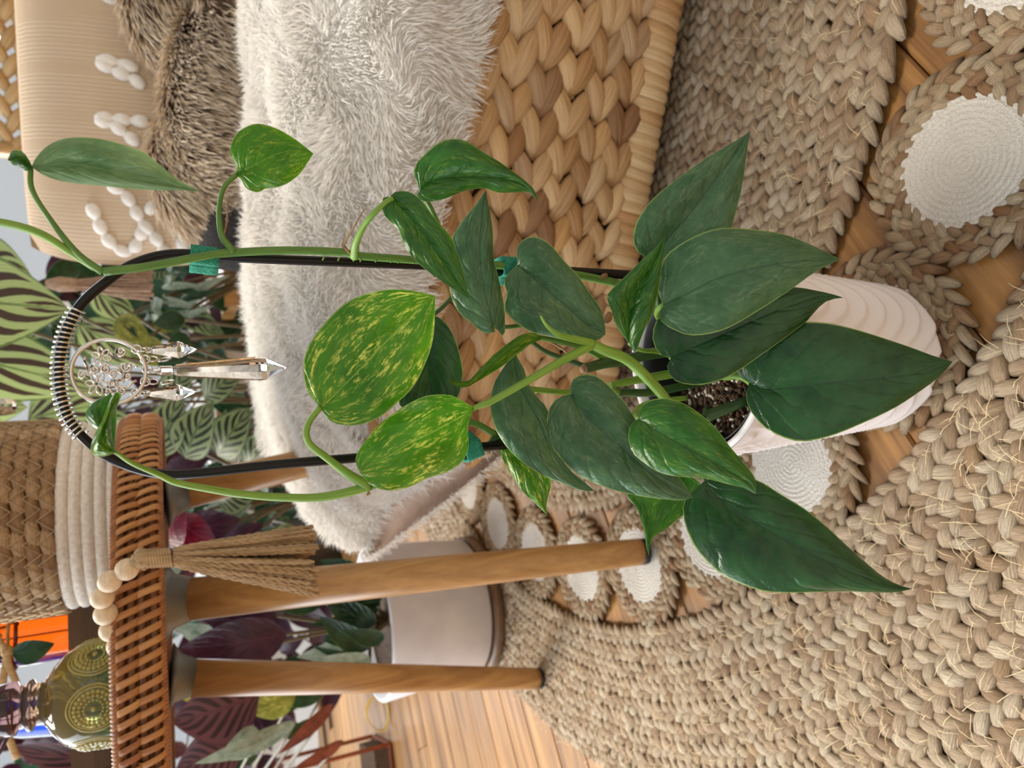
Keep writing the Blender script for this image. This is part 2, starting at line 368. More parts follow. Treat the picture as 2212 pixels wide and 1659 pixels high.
for x, z, side in vis[:298]:
    o = link('strand', SM[side], ott, (x + random.gauss(0, .0012), random.gauss(.004, .0012), z + random.gauss(0, .0008)), (0, random.gauss(0, .05), random.gauss(0, .04)))
    s = random.uniform(.92, 1.08); o.scale = (s, 1, random.uniform(.93, 1.1))
rest = [q for q in spots if q[0] >= .60] + vis[298:]
def joined(sp, xf):
    O = []; X = []; Y = []; Z = []
    for x, z, side in sp:
        th = math.radians(21)*side + random.gauss(0, .05)
        o, ex, en = xf(x); ez = np.array([0, 0, 1.])
        O.append(o + ez*z); X.append((ex*math.cos(th)+ez*math.sin(th))*.064); Y.append((-ex*math.sin(th)+ez*math.cos(th))*.025); Z.append(en*.018)
    return stamp(sv, sq, suv, *(np.array(q) for q in (O, X, Y, Z)))
side_sp = [(x, z, s_) for x, z, s_ in spots if x < OD-.01]
parts = [joined(rest, lambda x: (np.array([x, .004, 0]), np.array([1., 0, 0]), np.array([0, -1., 0]))),
         joined(side_sp, lambda x: (np.array([.004, OD-x, 0]), np.array([0, -1., 0]), np.array([-1., 0, 0]))),
         joined(side_sp, lambda x: (np.array([OW-.004, x, 0]), np.array([0, 1., 0]), np.array([1., 0, 0]))),
         joined(spots, lambda x: (np.array([OW-x, OD-.004, 0]), np.array([-1., 0, 0]), np.array([0, 1., 0])))]
n0 = 0; Vs = []; Qs = []; Us = []
for V, Q, U in parts: Vs.append(V); Qs.append(Q+n0); Us.append(U); n0 += len(V)
link('strand_field', fast_mesh('strand_field', np.concatenate(Vs), np.concatenate(Qs), m_hy2, np.concatenate(Us)), ott, kind='stuff')
# wrapped foot rim: cord wound round a rod
m_wrap = strand_mat('hyacinth_wrap', [srgb(214, 178, 130), srgb(226, 196, 152), srgb(206, 166, 116), srgb(220, 190, 148), srgb(196, 150, 100)], .5, (1, 12), .7, island=False)
m_wrap2 = strand_mat('hyacinth_wrap_joined', [srgb(214, 178, 130), srgb(226, 196, 152), srgb(206, 166, 116), srgb(220, 190, 148), srgb(196, 150, 100)], .5, (1, 12), .7)
def wrap_v(R=.0215, w=.0125):
    th = np.linspace(math.radians(-100), math.radians(135), 11); ac = np.linspace(-1, 1, 5)
    V = np.zeros((11, 5, 3)); uv = np.zeros((11, 5, 2))
    for i, t in enumerate(th):
        for j, a in enumerate(ac):
            rr = R - .0030*a*a
            V[i, j] = (a*w*.56 + .004*math.sin(t*.9), -rr*.72*math.cos(t), rr*1.08*math.sin(t)); uv[i, j] = (i/10, j/4)
    return V, uv
wv, wuv = wrap_v(); wm = MB().grid(wv, wuv).mesh('wrap', m_wrap)
zr = oz0 + .022; nw = int(OW/.0125)
for i in range(nw):
    x = (i+.5)*.0125
    if x < .58: o = link('wrap', wm, ott, (x, .004, zr), (0, random.gauss(0, .06), random.gauss(0, .05)))
tv = wv.reshape(-1, 3); tq = np.array([(i*5+k, i*5+k+1, (i+1)*5+k+1, (i+1)*5+k) for i in range(10) for k in range(4)]); tu = wuv.reshape(-1, 2)
O = []; X = []; Y = []
for x in np.arange(.58+.006, OW, .0125): O.append((x, .004, zr)); X.append((1, 0, 0)); Y.append((0, 1, 0))
for y in np.arange(.0, OD, .0125): O += [(.004, y, zr), (OW-.004, y, zr)]; X += [(0, -1, 0), (0, 1, 0)]; Y += [(1, 0, 0), (-1, 0, 0)]
for x in np.arange(.0, OW, .0125): O.append((x, OD-.004, zr)); X.append((-1, 0, 0)); Y.append((0, -1, 0))
O = np.array(O, float); V, Q, U = stamp(tv, tq, tu, O, np.array(X, float), np.array(Y, float), np.tile([0, 0, 1.], (len(O), 1)))
link('wrap_field', fast_mesh('wrap_field', V, Q, m_wrap2, U), ott, kind='stuff')
for x in (.05, OW-.05):
    for y in (.05, OD-.05): ob(MB().box((x, y, .036), (.04, .04, .056)), 'foot', plain('foot_dark', srgb(40, 28, 20), .8))
# ================================================================ fur helpers
def surface_samples(V, N, wfun=None):
    """random points on a grid surface (n,m,3): position, normal, tangent along rows, tangent along columns, grid uv"""
    n, m = V.shape[:2]
    A = np.linalg.norm(np.cross(V[1:, :-1]-V[:-1, :-1], V[:-1, 1:]-V[:-1, :-1]), axis=2)
    if wfun is not None: A = A*wfun(np.arange(n-1)[:, None]/(n-1), np.arange(m-1)[None]/(m-1))
    p = (A/A.sum()).ravel(); idx = RNG.choice(p.size, N, p=p); i, j = np.divmod(idx, m-1); a, b = RNG.random(N), RNG.random(N)
    def bl(q): return ((1-a)*(1-b))[:, None]*q[i, j] + (a*(1-b))[:, None]*q[i+1, j] + ((1-a)*b)[:, None]*q[i, j+1] + (a*b)[:, None]*q[i+1, j+1]
    Tu = np.gradient(V, axis=0); Tv = np.gradient(V, axis=1); Nn = unit(np.cross(Tu, Tv))
    return bl(V), unit(bl(Nn)), unit(bl(Tu)), unit(bl(Tv)), (i+a)/(n-1), (j+b)/(m-1)
def tufts(P, D0, D1, L, w, curl=.25):
    """tapered curved hairs leaving P along D0 and bending to D1"""
    N = len(P); S_ = unit(np.cross(D0, RNG.normal(0, 1, (N, 3)))); ts = (0, .4, .75, 1.); ws = (1., .9, .6, .08)
    rows = []; wob = RNG.normal(0, curl, (N, 3))
    for t, q in zip(ts, ws):
        c = P + (D0*(t - t*t*.5)[..., None] if False else (D0*(t*(1-t*.55)) + D1*(t*t*.55) + wob*t*t*.5))*L[:, None]
        rows.append(c - S_*(w*q)[:, None]); rows.append(c + S_*(w*q)[:, None])
    V = np.stack(rows, 1); n = 8
    b = (np.arange(N)*n)[:, None]; Q = np.concatenate([b+[2*k, 2*k+1, 2*k+3, 2*k+2] for k in range(3)])
    uv = np.tile(np.array([[t, s] for t in ts for s in (0, 1)]), (N, 1))
    return V.reshape(-1, 3), Q, uv
def snoise(P, f, seed=0):
    r = np.random.default_rng(seed); o = np.zeros(P.shape[:-1])
    for k in range(6):
        d = unit(r.normal(0, 1, 3))*f*r.uniform(.6, 1.6); o += np.sin(P @ d + r.uniform(0, 6.28))
    return o/3.0
def lw(x, y, z): q = o_left - OT*x + ON*y; return np.array([q[0], q[1], z])
# ================================================================ white fur throw over the ottoman
LB = [(0, (1052, 958), .765), (.15, (945, 1018), .86), (.3, (850, 1077), .96), (.42, (806, 1130), 1.04), (.5, (784, 1193), 1.10), (.62, (705, 1160), 1.16), (.75, (648, 1092), 1.20), (.88, (590, 1010), 1.25), (1., (560, 940), 1.28)]
cw = [(0, -.028, None), (.15, -.024, .352), (.3, .035, .405), (.42, .11, .432), (.5, .18, .440), (.62, .27, .446), (.75, .35, .448), (.88, .43, .444), (1., .50, .42)]
zhx = ([-.02, .05, .12, .22, .35, .55, .95], [.21, .275, .300, .312, .290, .262, .262])
nu, nv = 46, 90
lbW = np.array([q[0] for q in LB]); lbP = np.array([ony(*q[1], q[2]) for q in LB])
def at_w(w, tab, vals): return np.array([np.interp(w, tab, vals[:, k]) for k in range(vals.shape[1])])
Vf = np.zeros((nu, nv, 3)); cy = [q[1] for q in cw]; cz = [q[2] if q[2] else .3 for q in cw]; ww = [q[0] for q in cw]
for i in range(nu):
    w = i/(nu-1); lb = at_w(w, lbW, lbP)
    for j in range(nv):
        u = j/(nv-1); xl = -.02 + u**1.5*.96
        zz = list(cz); zz[0] = np.interp(xl, *zhx)
        y = np.interp(w, ww, cy); z = np.interp(w, ww, zz)
        c = lw(xl, y, z); e = min(1, xl+.02)/.15; e = min(1, e); e = e*e*(3-2*e)
        Vf[i, j] = lb*(1-e) + c*e
for _ in range(3):                           # round the folds
    Vf[1:-1] = (Vf[:-2] + 2*Vf[1:-1] + Vf[2:])/4
nrm = unit(np.cross(np.gradient(Vf, axis=1), np.gradient(Vf, axis=0)))
sgn = 1 if nrm[nu//2, nv//2, 2] > 0 else -1; nrm *= sgn
Vf += nrm*(snoise(Vf, 28, 3)*.006)[..., None]
m_fur = NT('white_fur'); m_fur.col(srgb(246, 243, 238)).set(Roughness=.95); m_fur.b.inputs['Specular IOR Level'].default_value = .15
tl = m_fur.n('ShaderNodeBsdfTranslucent'); tl.inputs[0].default_value = (*srgb(246, 243, 238), 1); ms = m_fur.n('ShaderNodeMixShader'); ms.inputs[0].default_value = .35
m_fur.l(m_fur.b.outputs[0], ms.inputs[1]); m_fur.l(tl.outputs[0], ms.inputs[2]); m_fur.l(ms.outputs[0], m_fur.out.inputs[0]); m_fur = m_fur.m
m_suede = noisy('tan_suede', srgb(176, 150, 132), srgb(196, 172, 154), 60, .9, .1)
fur = empty('fur_throw', lw(.35, .25, .34), 0, 'long white plush fur throw draped over the woven ottoman', 'throw')
def child(mb_or_me, name, mat, parent, **k):
    """mesh given in world space, hung under a thing whose origin lies elsewhere"""
    me = mb_or_me.mesh(name, mat) if isinstance(mb_or_me, MB) else mb_or_me
    o = link(name, me, parent, **k)
    if parent.type == 'EMPTY': o.matrix_parent_inverse = Matrix.Translation(parent.location).inverted()
    return o
child(MB().grid(Vf), 'hide', m_fur, fur)
P, Nn, Tu, Tv, gu, gv = surface_samples(Vf, 95000, lambda a, b: 1.0 + 1.5*(b < .75))
Nn *= sgn*(-1 if (unit(np.cross(np.gradient(Vf, axis=0), np.gradient(Vf, axis=1)))[nu//2, nv//2, 2]*sgn < 0) else 1)
Nn *= np.sign((Nn[np.argmin(abs(gu-.6))][2]))
flow = unit(-Tu*0.9 + np.stack([snoise(P, 60, 5), snoise(P, 60, 6), snoise(P, 60, 7)], 1)*.9)
V, Q, uv = tufts(P, unit(Nn*.9 + flow*.35), unit(flow*.9 + Nn*.25), RNG.uniform(.011, .021, len(P)), RNG.uniform(.00045, .0010, len(P)), .3)
child(fast_mesh('pile', V, Q, m_fur, uv), 'pile', m_fur, fur, kind='stuff')
# fold of the hide turned back at the ottoman's left: bare suede with a fringe
FO = [((1050, 955), .762), ((940, 1018), .855), ((850, 1074), .955), ((806, 1128), 1.035), ((783, 1196), 1.10)]
HE = [((1082, 985), .75), ((968, 1078), .84), ((882, 1142), .93), ((818, 1190), 1.03), ((782, 1209), 1.095)]
A = smoothpath([ony(*q, Y) for q, Y in FO], 24); B = smoothpath([ony(*q, Y) for q, Y in HE], 24)
gs_ = np.linspace(0, 1, 8)[None, :, None]; Vs = A[:, None]*(1-gs_) + B[:, None]*gs_; Vs[..., 2] -= (.018*np.sin(math.pi*gs_))[..., 0]
child(MB().grid(Vs), 'suede_back', m_suede, fur, label='bare tan suede underside of the hide')
e = resample(B, 420) + RNG.normal(0, .0015, (420, 3)); dd = unit(np.array([-.35, .1, -.75]) + RNG.normal(0, .3, (420, 3)))
V, Q, uv = tufts(e, dd, unit(dd + [0, 0, -.6]), RNG.uniform(.008, .018, 420), RNG.uniform(.0005, .0011, 420))
e2 = resample(A, 900) + RNG.normal(0, .003, (900, 3)); d2 = unit(np.array([-.2, -.25, -.8]) + RNG.normal(0, .4, (900, 3)))
V2, Q2, uv2 = tufts(e2, d2, unit(d2+[0, 0, -.4]), RNG.uniform(.010, .024, 900), RNG.uniform(.0007, .0016, 900))
child(fast_mesh('fringe', np.r_[V, V2], np.r_[Q, Q2+len(V)], m_fur, np.r_[uv, uv2]), 'fringe', m_fur, fur, kind='stuff')
# ================================================================ beige cushion with raised yarn lettering
pil = empty('lettered_cushion', (.56, 1.24, .44), math.radians(-6), 'beige woven cushion with white yarn lettering and a corner tassel', 'cushion')
nm = NT('beige_weave'); uvn = nm.coord('UV', (1, 1, 1))
wv1 = nm.n('ShaderNodeTexWave', wave_type='BANDS', bands_direction='X'); wv1.inputs['Scale'].default_value = 26; wv1.inputs['Distortion'].default_value = .6; wv1.inputs['Detail'].default_value = 1; nm.l(uvn, wv1.inputs[0])
wv2 = nm.n('ShaderNodeTexWave', wave_type='BANDS', bands_direction='Y'); wv2.inputs['Scale'].default_value = 60; wv2.inputs['Distortion'].default_value = 1.5; nm.l(uvn, wv2.inputs[0])
ns = nm.noise(nm.coord('UV', (60, 200, 1)), 4, 3)
h = nm.math('ADD', nm.math('MULTIPLY', nm.math('MULTIPLY', nm.math('POWER', wv1.outputs['Fac'], 5.), nm.ramp(nm.noise(nm.coord('UV', (9, .3, 1)), 1.3, 2), [(.44, (0, 0, 0)), (.54, (1, 1, 1))])), .9), nm.math('ADD', nm.math('MULTIPLY', wv2.outputs['Fac'], .35), nm.math('MULTIPLY', ns, .6)))
nm.col(nm.ramp(h, [(.1, srgb(196, 170, 140)), (.6, srgb(214, 190, 162)), (1., srgb(226, 206, 180))])).set(Roughness=.9); nm.bump(h, .45, .003); m_beige = nm.m
def cushion(w, hgt, th, n=28, m=20, pinch=.06):
    V = []; U = []
    for side in (-1, 1):
        a = np.linspace(-1, 1, n); b = np.linspace(-1, 1, m); Aa, Bb = np.meshgrid(a, b, indexing='ij')
        k = (1-abs(Aa)**3.2)**.55*(1-abs(Bb)**3.2)**.55
        X = Aa*w/2*(1-pinch*(1-Bb**2)*abs(Aa)**6*0 - pinch*.6*(1-abs(Bb))*abs(Aa)**4*0) ; Zz = Bb*hgt/2*(1-.03*(1-Aa**2))
        cr_ = 1-.07*(abs(Aa)*abs(Bb))**3; V.append(np.stack([X*cr_, side*th/2*k, Zz*cr_], -1)); U.append(np.stack([Aa*w, Bb*hgt], -1))
    return V, U
cw_, ch_ = .70, .305
Vc, Uc = cushion(cw_, ch_, .15)
tilt = math.radians(-10)
def pl(P):                                    # cushion space: lean back, raise
    P = np.asarray(P, float); y = P[..., 1]*math.cos(tilt) - P[..., 2]*math.sin(tilt); z = P[..., 1]*math.sin(tilt) + P[..., 2]*math.cos(tilt)
    return np.stack([P[..., 0], y, z + ch_/2 + .01], -1)
mb = MB()
for v_, u_ in zip(Vc, Uc): mb.grid(pl(v_), u_)
cover = mb.obj('cover', m_beige, pil)
# lettering traced as strokes on the cushion face (picture px -> face plane)
Rz = math.radians(-6)
def face(x, y):
    """sight line against the cushion's front face, in cushion space"""
    d = ray(x, y); c, s = math.cos(-Rz), math.sin(-Rz)
    o = CAM - np.array(pil.location); o = np.array([c*o[0]-s*o[1], s*o[0]+c*o[1], o[2]]); d = np.array([c*d[0]-s*d[1], s*d[0]+c*d[1], d[2]])
    o = o - [0, 0, ch_/2+.01]
    ct, st = math.cos(-tilt), math.sin(-tilt)
    o = np.array([o[0], ct*o[1]-st*o[2], st*o[1]+ct*o[2]]); d = np.array([d[0], ct*d[1]-st*d[2], st*d[1]+ct*d[2]])
    t = 0.
    for _ in range(6):
        q = o + d*t; k = max(0, 1-abs(2*q[0]/cw_)**3.2)**.55*max(0, 1-abs(2*q[2]/ch_)**3.2)**.55
        t = (-.075*k - .002 - o[1])/d[1]
    return pl(o + d*t)
m_yarn = noisy('white_yarn', srgb(236, 230, 222), srgb(250, 247, 242), 300, .9, .4)
strokes = [[(193, 440), (205, 462), (222, 500), (245, 530), (272, 543), (292, 533), (305, 505), (310, 488)],
           [(232, 400), (262, 412), (285, 440), (308, 482), (330, 505), (352, 538), (362, 556)],
           [(318, 462), (330, 448), (352, 444), (372, 458), (386, 482), (392, 512), (396, 545)],
           [(300, 312), (270, 288), (240, 268), (205, 258)], [(205, 256), (235, 255), (270, 260), (300, 262), (322, 262)],
           [(312, 190), (290, 172), (262, 160), (235, 147), (208, 132)], [(208, 130), (240, 132), (268, 140), (300, 150)],
           [(208, -30), (240, -2), (268, 8), (300, 15)]]
for st in strokes:
    p3 = np.array([face(*q) for q in st]); n = max(12, int(len(st)*14)); P = resample(smoothpath(p3, n), n)
    L = np.linalg.norm(np.diff(P, axis=0), axis=1).sum(); nb = max(2, round(L/.025)); t = np.linspace(0, 1, n)
    MB().tube(P, .0042 + .0058*abs(np.sin(math.pi*nb*t))**.7, 8).obj('letter_stroke', m_yarn, cover, label='raised white yarn lettering stroke')
def tassel(mb, top, Ln, r, n, sp, rn):
    for k in range(n):
        a = rn.uniform(0, 6.28); q = math.sqrt(rn.uniform(0, 1)); d = np.array([math.cos(a)*q, math.sin(a)*q, 0])
        pts = [top + d*r*.7, top + d*r + [0, 0, -Ln*.25], top + d*(r+sp*.6) + [0, 0, -Ln*.6], top + d*(r+sp) + [rn.gauss(0, .002), rn.gauss(0, .002), -Ln*rn.uniform(.93, 1.03)]]
        mb.tube(smoothpath(pts, 7), .0011, 4, False)
m_tas = noisy('taupe_thread', srgb(150, 122, 100), srgb(190, 160, 136), 200, .9, .3)
ta = face(120, 598); rn = random.Random(3)
mb = MB(); tassel(mb, ta + [-.012, -.012, -.02], .115, .011, 70, .016, rn); mb.tube([ta+[-.012, -.012, .012], ta+[-.012, -.012, -.005], ta+[-.012, -.012, -.03]], [.006, .012, .0105], 10)
mb.obj('tassel', m_tas, pil, label='taupe thread tassel on the cushion corner')
# ================================================================ grey brown fur throw heaped against the cushion
m_gf = NT('grey_brown_fur'); uvn = m_gf.n('ShaderNodeTexCoord').outputs['UV']; sx = m_gf.n('ShaderNodeSeparateXYZ'); m_gf.l(uvn, sx.inputs[0])
nz = m_gf.noise(m_gf.coord('Object'), 22, 3)
tt = m_gf.math('ADD', sx.outputs[0], m_gf.math('MULTIPLY', m_gf.math('SUBTRACT', nz, .5), .9))
m_gf.col(m_gf.ramp(tt, [(.0, srgb(92, 72, 60)), (.3, srgb(164, 138, 114)), (.55, srgb(214, 194, 168)), (1., srgb(238, 224, 204))])).set(Roughness=.8); m_gf.b.inputs['Specular IOR Level'].default_value = .2; m_gf = m_gf.m
gf = empty('grey_fur_throw', (.42, 1.02, .44), 0, 'shaggy grey brown fur throw heaped in front of the lettered cushion', 'throw')
def lobe(c, r, seed, nn=26, mm=40, amp=.10):
    ph = np.linspace(.04, math.pi-.04, nn); th = np.linspace(0, 2*math.pi, mm)
    d = np.stack([np.sin(ph)[:, None]*np.cos(th), np.sin(ph)[:, None]*np.sin(th), np.broadcast_to(np.cos(ph)[:, None], (nn, mm))], -1)
    s = 1 + amp*snoise(d, 2.6, seed)
    V = np.asarray(c) + d*np.asarray(r)*s[..., None]; V[..., 2] = np.maximum(V[..., 2], .435); return V
lobes = [(ony(468, 205, 1.03) + [.0, .03, -.02], (.155, .065, .085), 4, 15000), (ony(405, 40, 1.10) + [.06, .02, 0], (.16, .055, .078), 9, 10000), (ony(430, 400, 1.09) + [0.03, .02, -.01], (.10, .04, .075), 5, 6500), (ony(540, 20, 1.0)+[.08, .03, 0], (.17, .07, .075), 8, 7000)]
vs = []; qs = []; us = []; n0 = 0
for c, r, sd, N in lobes:
    Vl = lobe(c, r, sd)
    child(MB().grid(Vl), 'hide_fold', plain('fur_base', srgb(96, 76, 62), .95), gf)
    P, Nn, Tu, Tv, gu, gv = surface_samples(Vl, N); Nn *= np.sign(np.sum(Nn*(P-c), 1))[:, None]
    fl = unit(np.stack([-.55+.5*snoise(P, 14, sd+1), -.25+.3*snoise(P, 14, sd+2), -.55+.5*snoise(P, 14, sd+3)], 1)); fl = unit(fl - Nn*np.sum(fl*Nn, 1)[:, None])
    V, Q, uv = tufts(P, unit(Nn*.7+fl*.7), unit(fl+Nn*.12), RNG.uniform(.022, .042, N), RNG.uniform(.0006, .0014, N), .18)
    vs.append(V); qs.append(Q+n0); us.append(uv); n0 += len(V)
child(fast_mesh('pile', np.concatenate(vs), np.concatenate(qs), m_gf, np.concatenate(us)), 'pile', m_gf, gf, kind='stuff')
# dark rounded form just showing under the fur
dk = empty('dark_form', ony(532, 470, 1.06) + [.1, .05, -.03], 0, 'dark charcoal form showing under the grey brown fur', 'cushion')
Vd, Ud = cushion(.34, .13, .14); mb = MB()
for v_ in Vd: mb.grid(v_ + [0, 0, .03])
mb.obj('cover', noisy('charcoal_mottle', srgb(28, 27, 28), srgb(58, 56, 56), 240, .95, .6), dk)
# ================================================================ leaf materials
def leaf_mat(name, dark, light, spots=None, spot_amt=.0, trans=.35, tcol=None, rough=.32, rib=None, vein=.16, edge=None, quilt=.5):
    n = NT(name); uv = n.n('ShaderNodeTexCoord').outputs['UV']; sx = n.n('ShaderNodeSeparateXYZ'); n.l(uv, sx.inputs[0]); U, Vv = sx.outputs[0], sx.outputs[1]
    av = n.math('ABSOLUTE', Vv); ob_ = n.coord('Object')
    f = n.noise(ob_, 55, 4, .6)
    c = n.ramp(f, [(.3, dark), (.72, light)])
    if spots:
        mp = n.n('ShaderNodeMapping'); mp.inputs['Scale'].default_value = (9, 9, 1); n.l(uv, mp.inputs[0])
        oi = n.n('ShaderNodeObjectInfo').outputs['Random']; cx = n.n('ShaderNodeCombineXYZ'); n.l(n.math('MULTIPLY', oi, 50.), cx.inputs[2]); ad = n.n('ShaderNodeVectorMath', operation='ADD'); n.l(mp.outputs[0], ad.inputs[0]); n.l(cx.outputs[0], ad.inputs[1])
        s1 = n.noise(ad.outputs[0], .50, 3); s2 = n.noise(ad.outputs[0], 1.5, 6, .78)
        k = n.math('MULTIPLY', n.ramp(s1, [(.42, (0, 0, 0)), (.60, (1, 1, 1))]), n.ramp(s2, [(.50, (0, 0, 0)), (.58, (1, 1, 1))]))
        c = n.mix(n.math('MULTIPLY', k, spot_amt), c, spots)
    # side veins sweep forward from the midrib
    ph = n.math('SUBTRACT', n.math('ADD', n.math('MULTIPLY', U, 5.5), n.math('MULTIPLY', f, .9)), n.math('MULTIPLY', av, 2.6)); vs = n.math('POWER', n.math('ABSOLUTE', n.math('COSINE', n.math('MULTIPLY', ph, math.pi))), 14.)
    ribm = n.math('LESS_THAN', av, .016)
    c = n.mix(n.math('MULTIPLY', vs, .07), c, rib or light)
    c = n.mix(n.math('MULTIPLY', ribm, .75), c, rib or light)
    c = n.mix(n.math('MULTIPLY', n.math('GREATER_THAN', av, .975), .6), c, edge or srgb(150, 175, 90))
    n.col(c).set(Roughness=rough); n.b.inputs['Specular IOR Level'].default_value = .42
    q = n.noise(ob_, 70, 3, .6); h = n.math('ADD', n.math('MULTIPLY', q, quilt), n.math('MULTIPLY', vs, -vein)); h = n.math('ADD', h, n.math('MULTIPLY', n.math('SMOOTH_MIN', av, .06, .05), 3.))
    n.bump(h, .55, .004)
    tl = n.n('ShaderNodeBsdfTranslucent'); ms = n.n('ShaderNodeMixShader'); ms.inputs[0].default_value = trans
    if tcol: n.l(n.mix(1, c, tcol, 'MULTIPLY'), tl.inputs[0])
    else: n.l(c, tl.inputs[0])
    n.l(n.b.outputs[0], ms.inputs[1]); n.l(tl.outputs[0], ms.inputs[2]); n.l(ms.outputs[0], n.out.inputs[0])
    return n.m
LM = dict(
    pale=leaf_mat('pothos_leaf_backlit', srgb(78, 118, 70), srgb(126, 156, 108), srgb(164, 184, 120), .5, rib=srgb(140, 168, 110), trans=.40, rough=.4),  # lightened copy of the silvery leaf, backlight put into its colour
    dark=leaf_mat('pothos_leaf_dark', srgb(20, 58, 26), srgb(44, 88, 44), rib=srgb(30, 62, 40), trans=.18, rough=.30),
    grey=leaf_mat('pothos_leaf_silvery', srgb(40, 82, 46), srgb(76, 112, 74), srgb(130, 152, 106), .35, rib=srgb(46, 78, 56), trans=.12, rough=.36, quilt=.8),
    mid=leaf_mat('pothos_leaf_green', srgb(30, 82, 22), srgb(62, 118, 44), srgb(128, 160, 50), .5, rib=srgb(40, 84, 34), trans=.30, rough=.30),
    bright=leaf_mat('pothos_leaf_bright', srgb(52, 112, 14), srgb(80, 142, 26), srgb(176, 196, 60), .7, rib=srgb(120, 164, 60), trans=.42, rough=.30),
    varieg=leaf_mat('pothos_leaf_variegated', srgb(48, 110, 16), srgb(84, 146, 30), srgb(206, 216, 96), 1., rib=srgb(132, 170, 66), trans=.42, rough=.24))
def stem_mat(name, a, b):
    n = NT(name); f = n.noise(n.coord('UV', (20, 9, 1)), 3, 3); n.col(n.ramp(f, [(.3, a), (.7, b)])).set(Roughness=.4); n.bump(f, .25, .001); return n.m
m_vine = stem_mat('vine_stem', srgb(58, 104, 40), srgb(104, 148, 62)); m_vine_d = stem_mat('old_stem', srgb(30, 62, 26), srgb(60, 98, 44)); m_pet = stem_mat('petiole_green', srgb(92, 140, 44), srgb(140, 176, 74))
m_node = noisy('dry_sheath', srgb(110, 78, 52), srgb(168, 138, 104), 90, .9, .4)
def leaf_surface(spec, n=26, m=7):
    """left edge, midrib and right edge traced in the picture, put on two half blades that share the midrib.
    Yb, Yt: distance of base and tip; fl, fr: how far each half is swung about the midrib (deg); cup: bulge in metres"""
    b, t = spec['mid'][0], spec['mid'][-1]; B3 = ony(*b, spec['Yb']); T3 = ony(*t, spec['Yt']); ax = unit(T3-B3)
    v0 = unit((B3+T3)/2 - CAM); side = unit(np.cross(ax, v0)); n0 = unit(np.cross(side, ax))
    if n0 @ v0 > 0: n0 = -n0
    def plane(phi): a = math.radians(phi); return n0*math.cos(a) + side*math.sin(a)
    def hit(p, nn): d = ray(*p); return CAM + d*(((B3-CAM) @ nn)/(d @ nn))
    l = resample(smoothpath([b]+spec['l']+[t], 90), n); r = resample(smoothpath([b]+spec['r']+[t], 90), n); c = resample(smoothpath(spec['mid'], 90), n)
    s = np.linspace(0, 1, n); e = np.sin(s*math.pi)
    nm_ = plane((spec.get('fl', 0) + spec.get('fr', 0))/2)
    C3 = np.array([hit(p, n0) for p in c]) - n0*(spec.get('arch', .006)*-1*e)[:, None]
    Lp = np.array([hit(p, plane(spec.get('fl', 8))) for p in l]); Rp = np.array([hit(p, plane(spec.get('fr', -8))) for p in r])
    cup = spec.get('cup', .003); V = np.zeros((n, 2*m+1, 3)); UV = np.zeros((n, 2*m+1, 2))
    rn = np.random.default_rng(int(abs(b[0]*7+b[1])))
    wav = spec.get('wave', .0012)
    for k in range(-m, m+1):
        q = abs(k)/m; E = Lp if k < 0 else Rp
        V[:, k+m] = C3*(1-q) + E*q + n0*(cup*4*q*(1-q)*e)[:, None] + n0*(wav*q*q*np.sin(s*15 + (1.3 if k < 0 else 3.1) + rn.uniform(0, 6))*e)[:, None]
        UV[:, k+m, 0] = s; UV[:, k+m, 1] = k/m
    return V, UV
def leaf(parent, mat, spec, label=None):
    V, UV = leaf_surface(spec); return child(MB().grid(V, UV), 'leaf', mat, parent, label=label) if False else child(MB().grid(V, UV).mesh('leaf', mat), 'leaf', mat, parent)
PY = .392                                                     # the pot's distance
pc = onz(1936, 768, .012); pc[1] = PY; pc[0] = .0135
plant = empty('pothos_plant', (pc[0], PY, .19), 0, 'green pothos with long pointed leaves climbing a black hoop', 'plant')
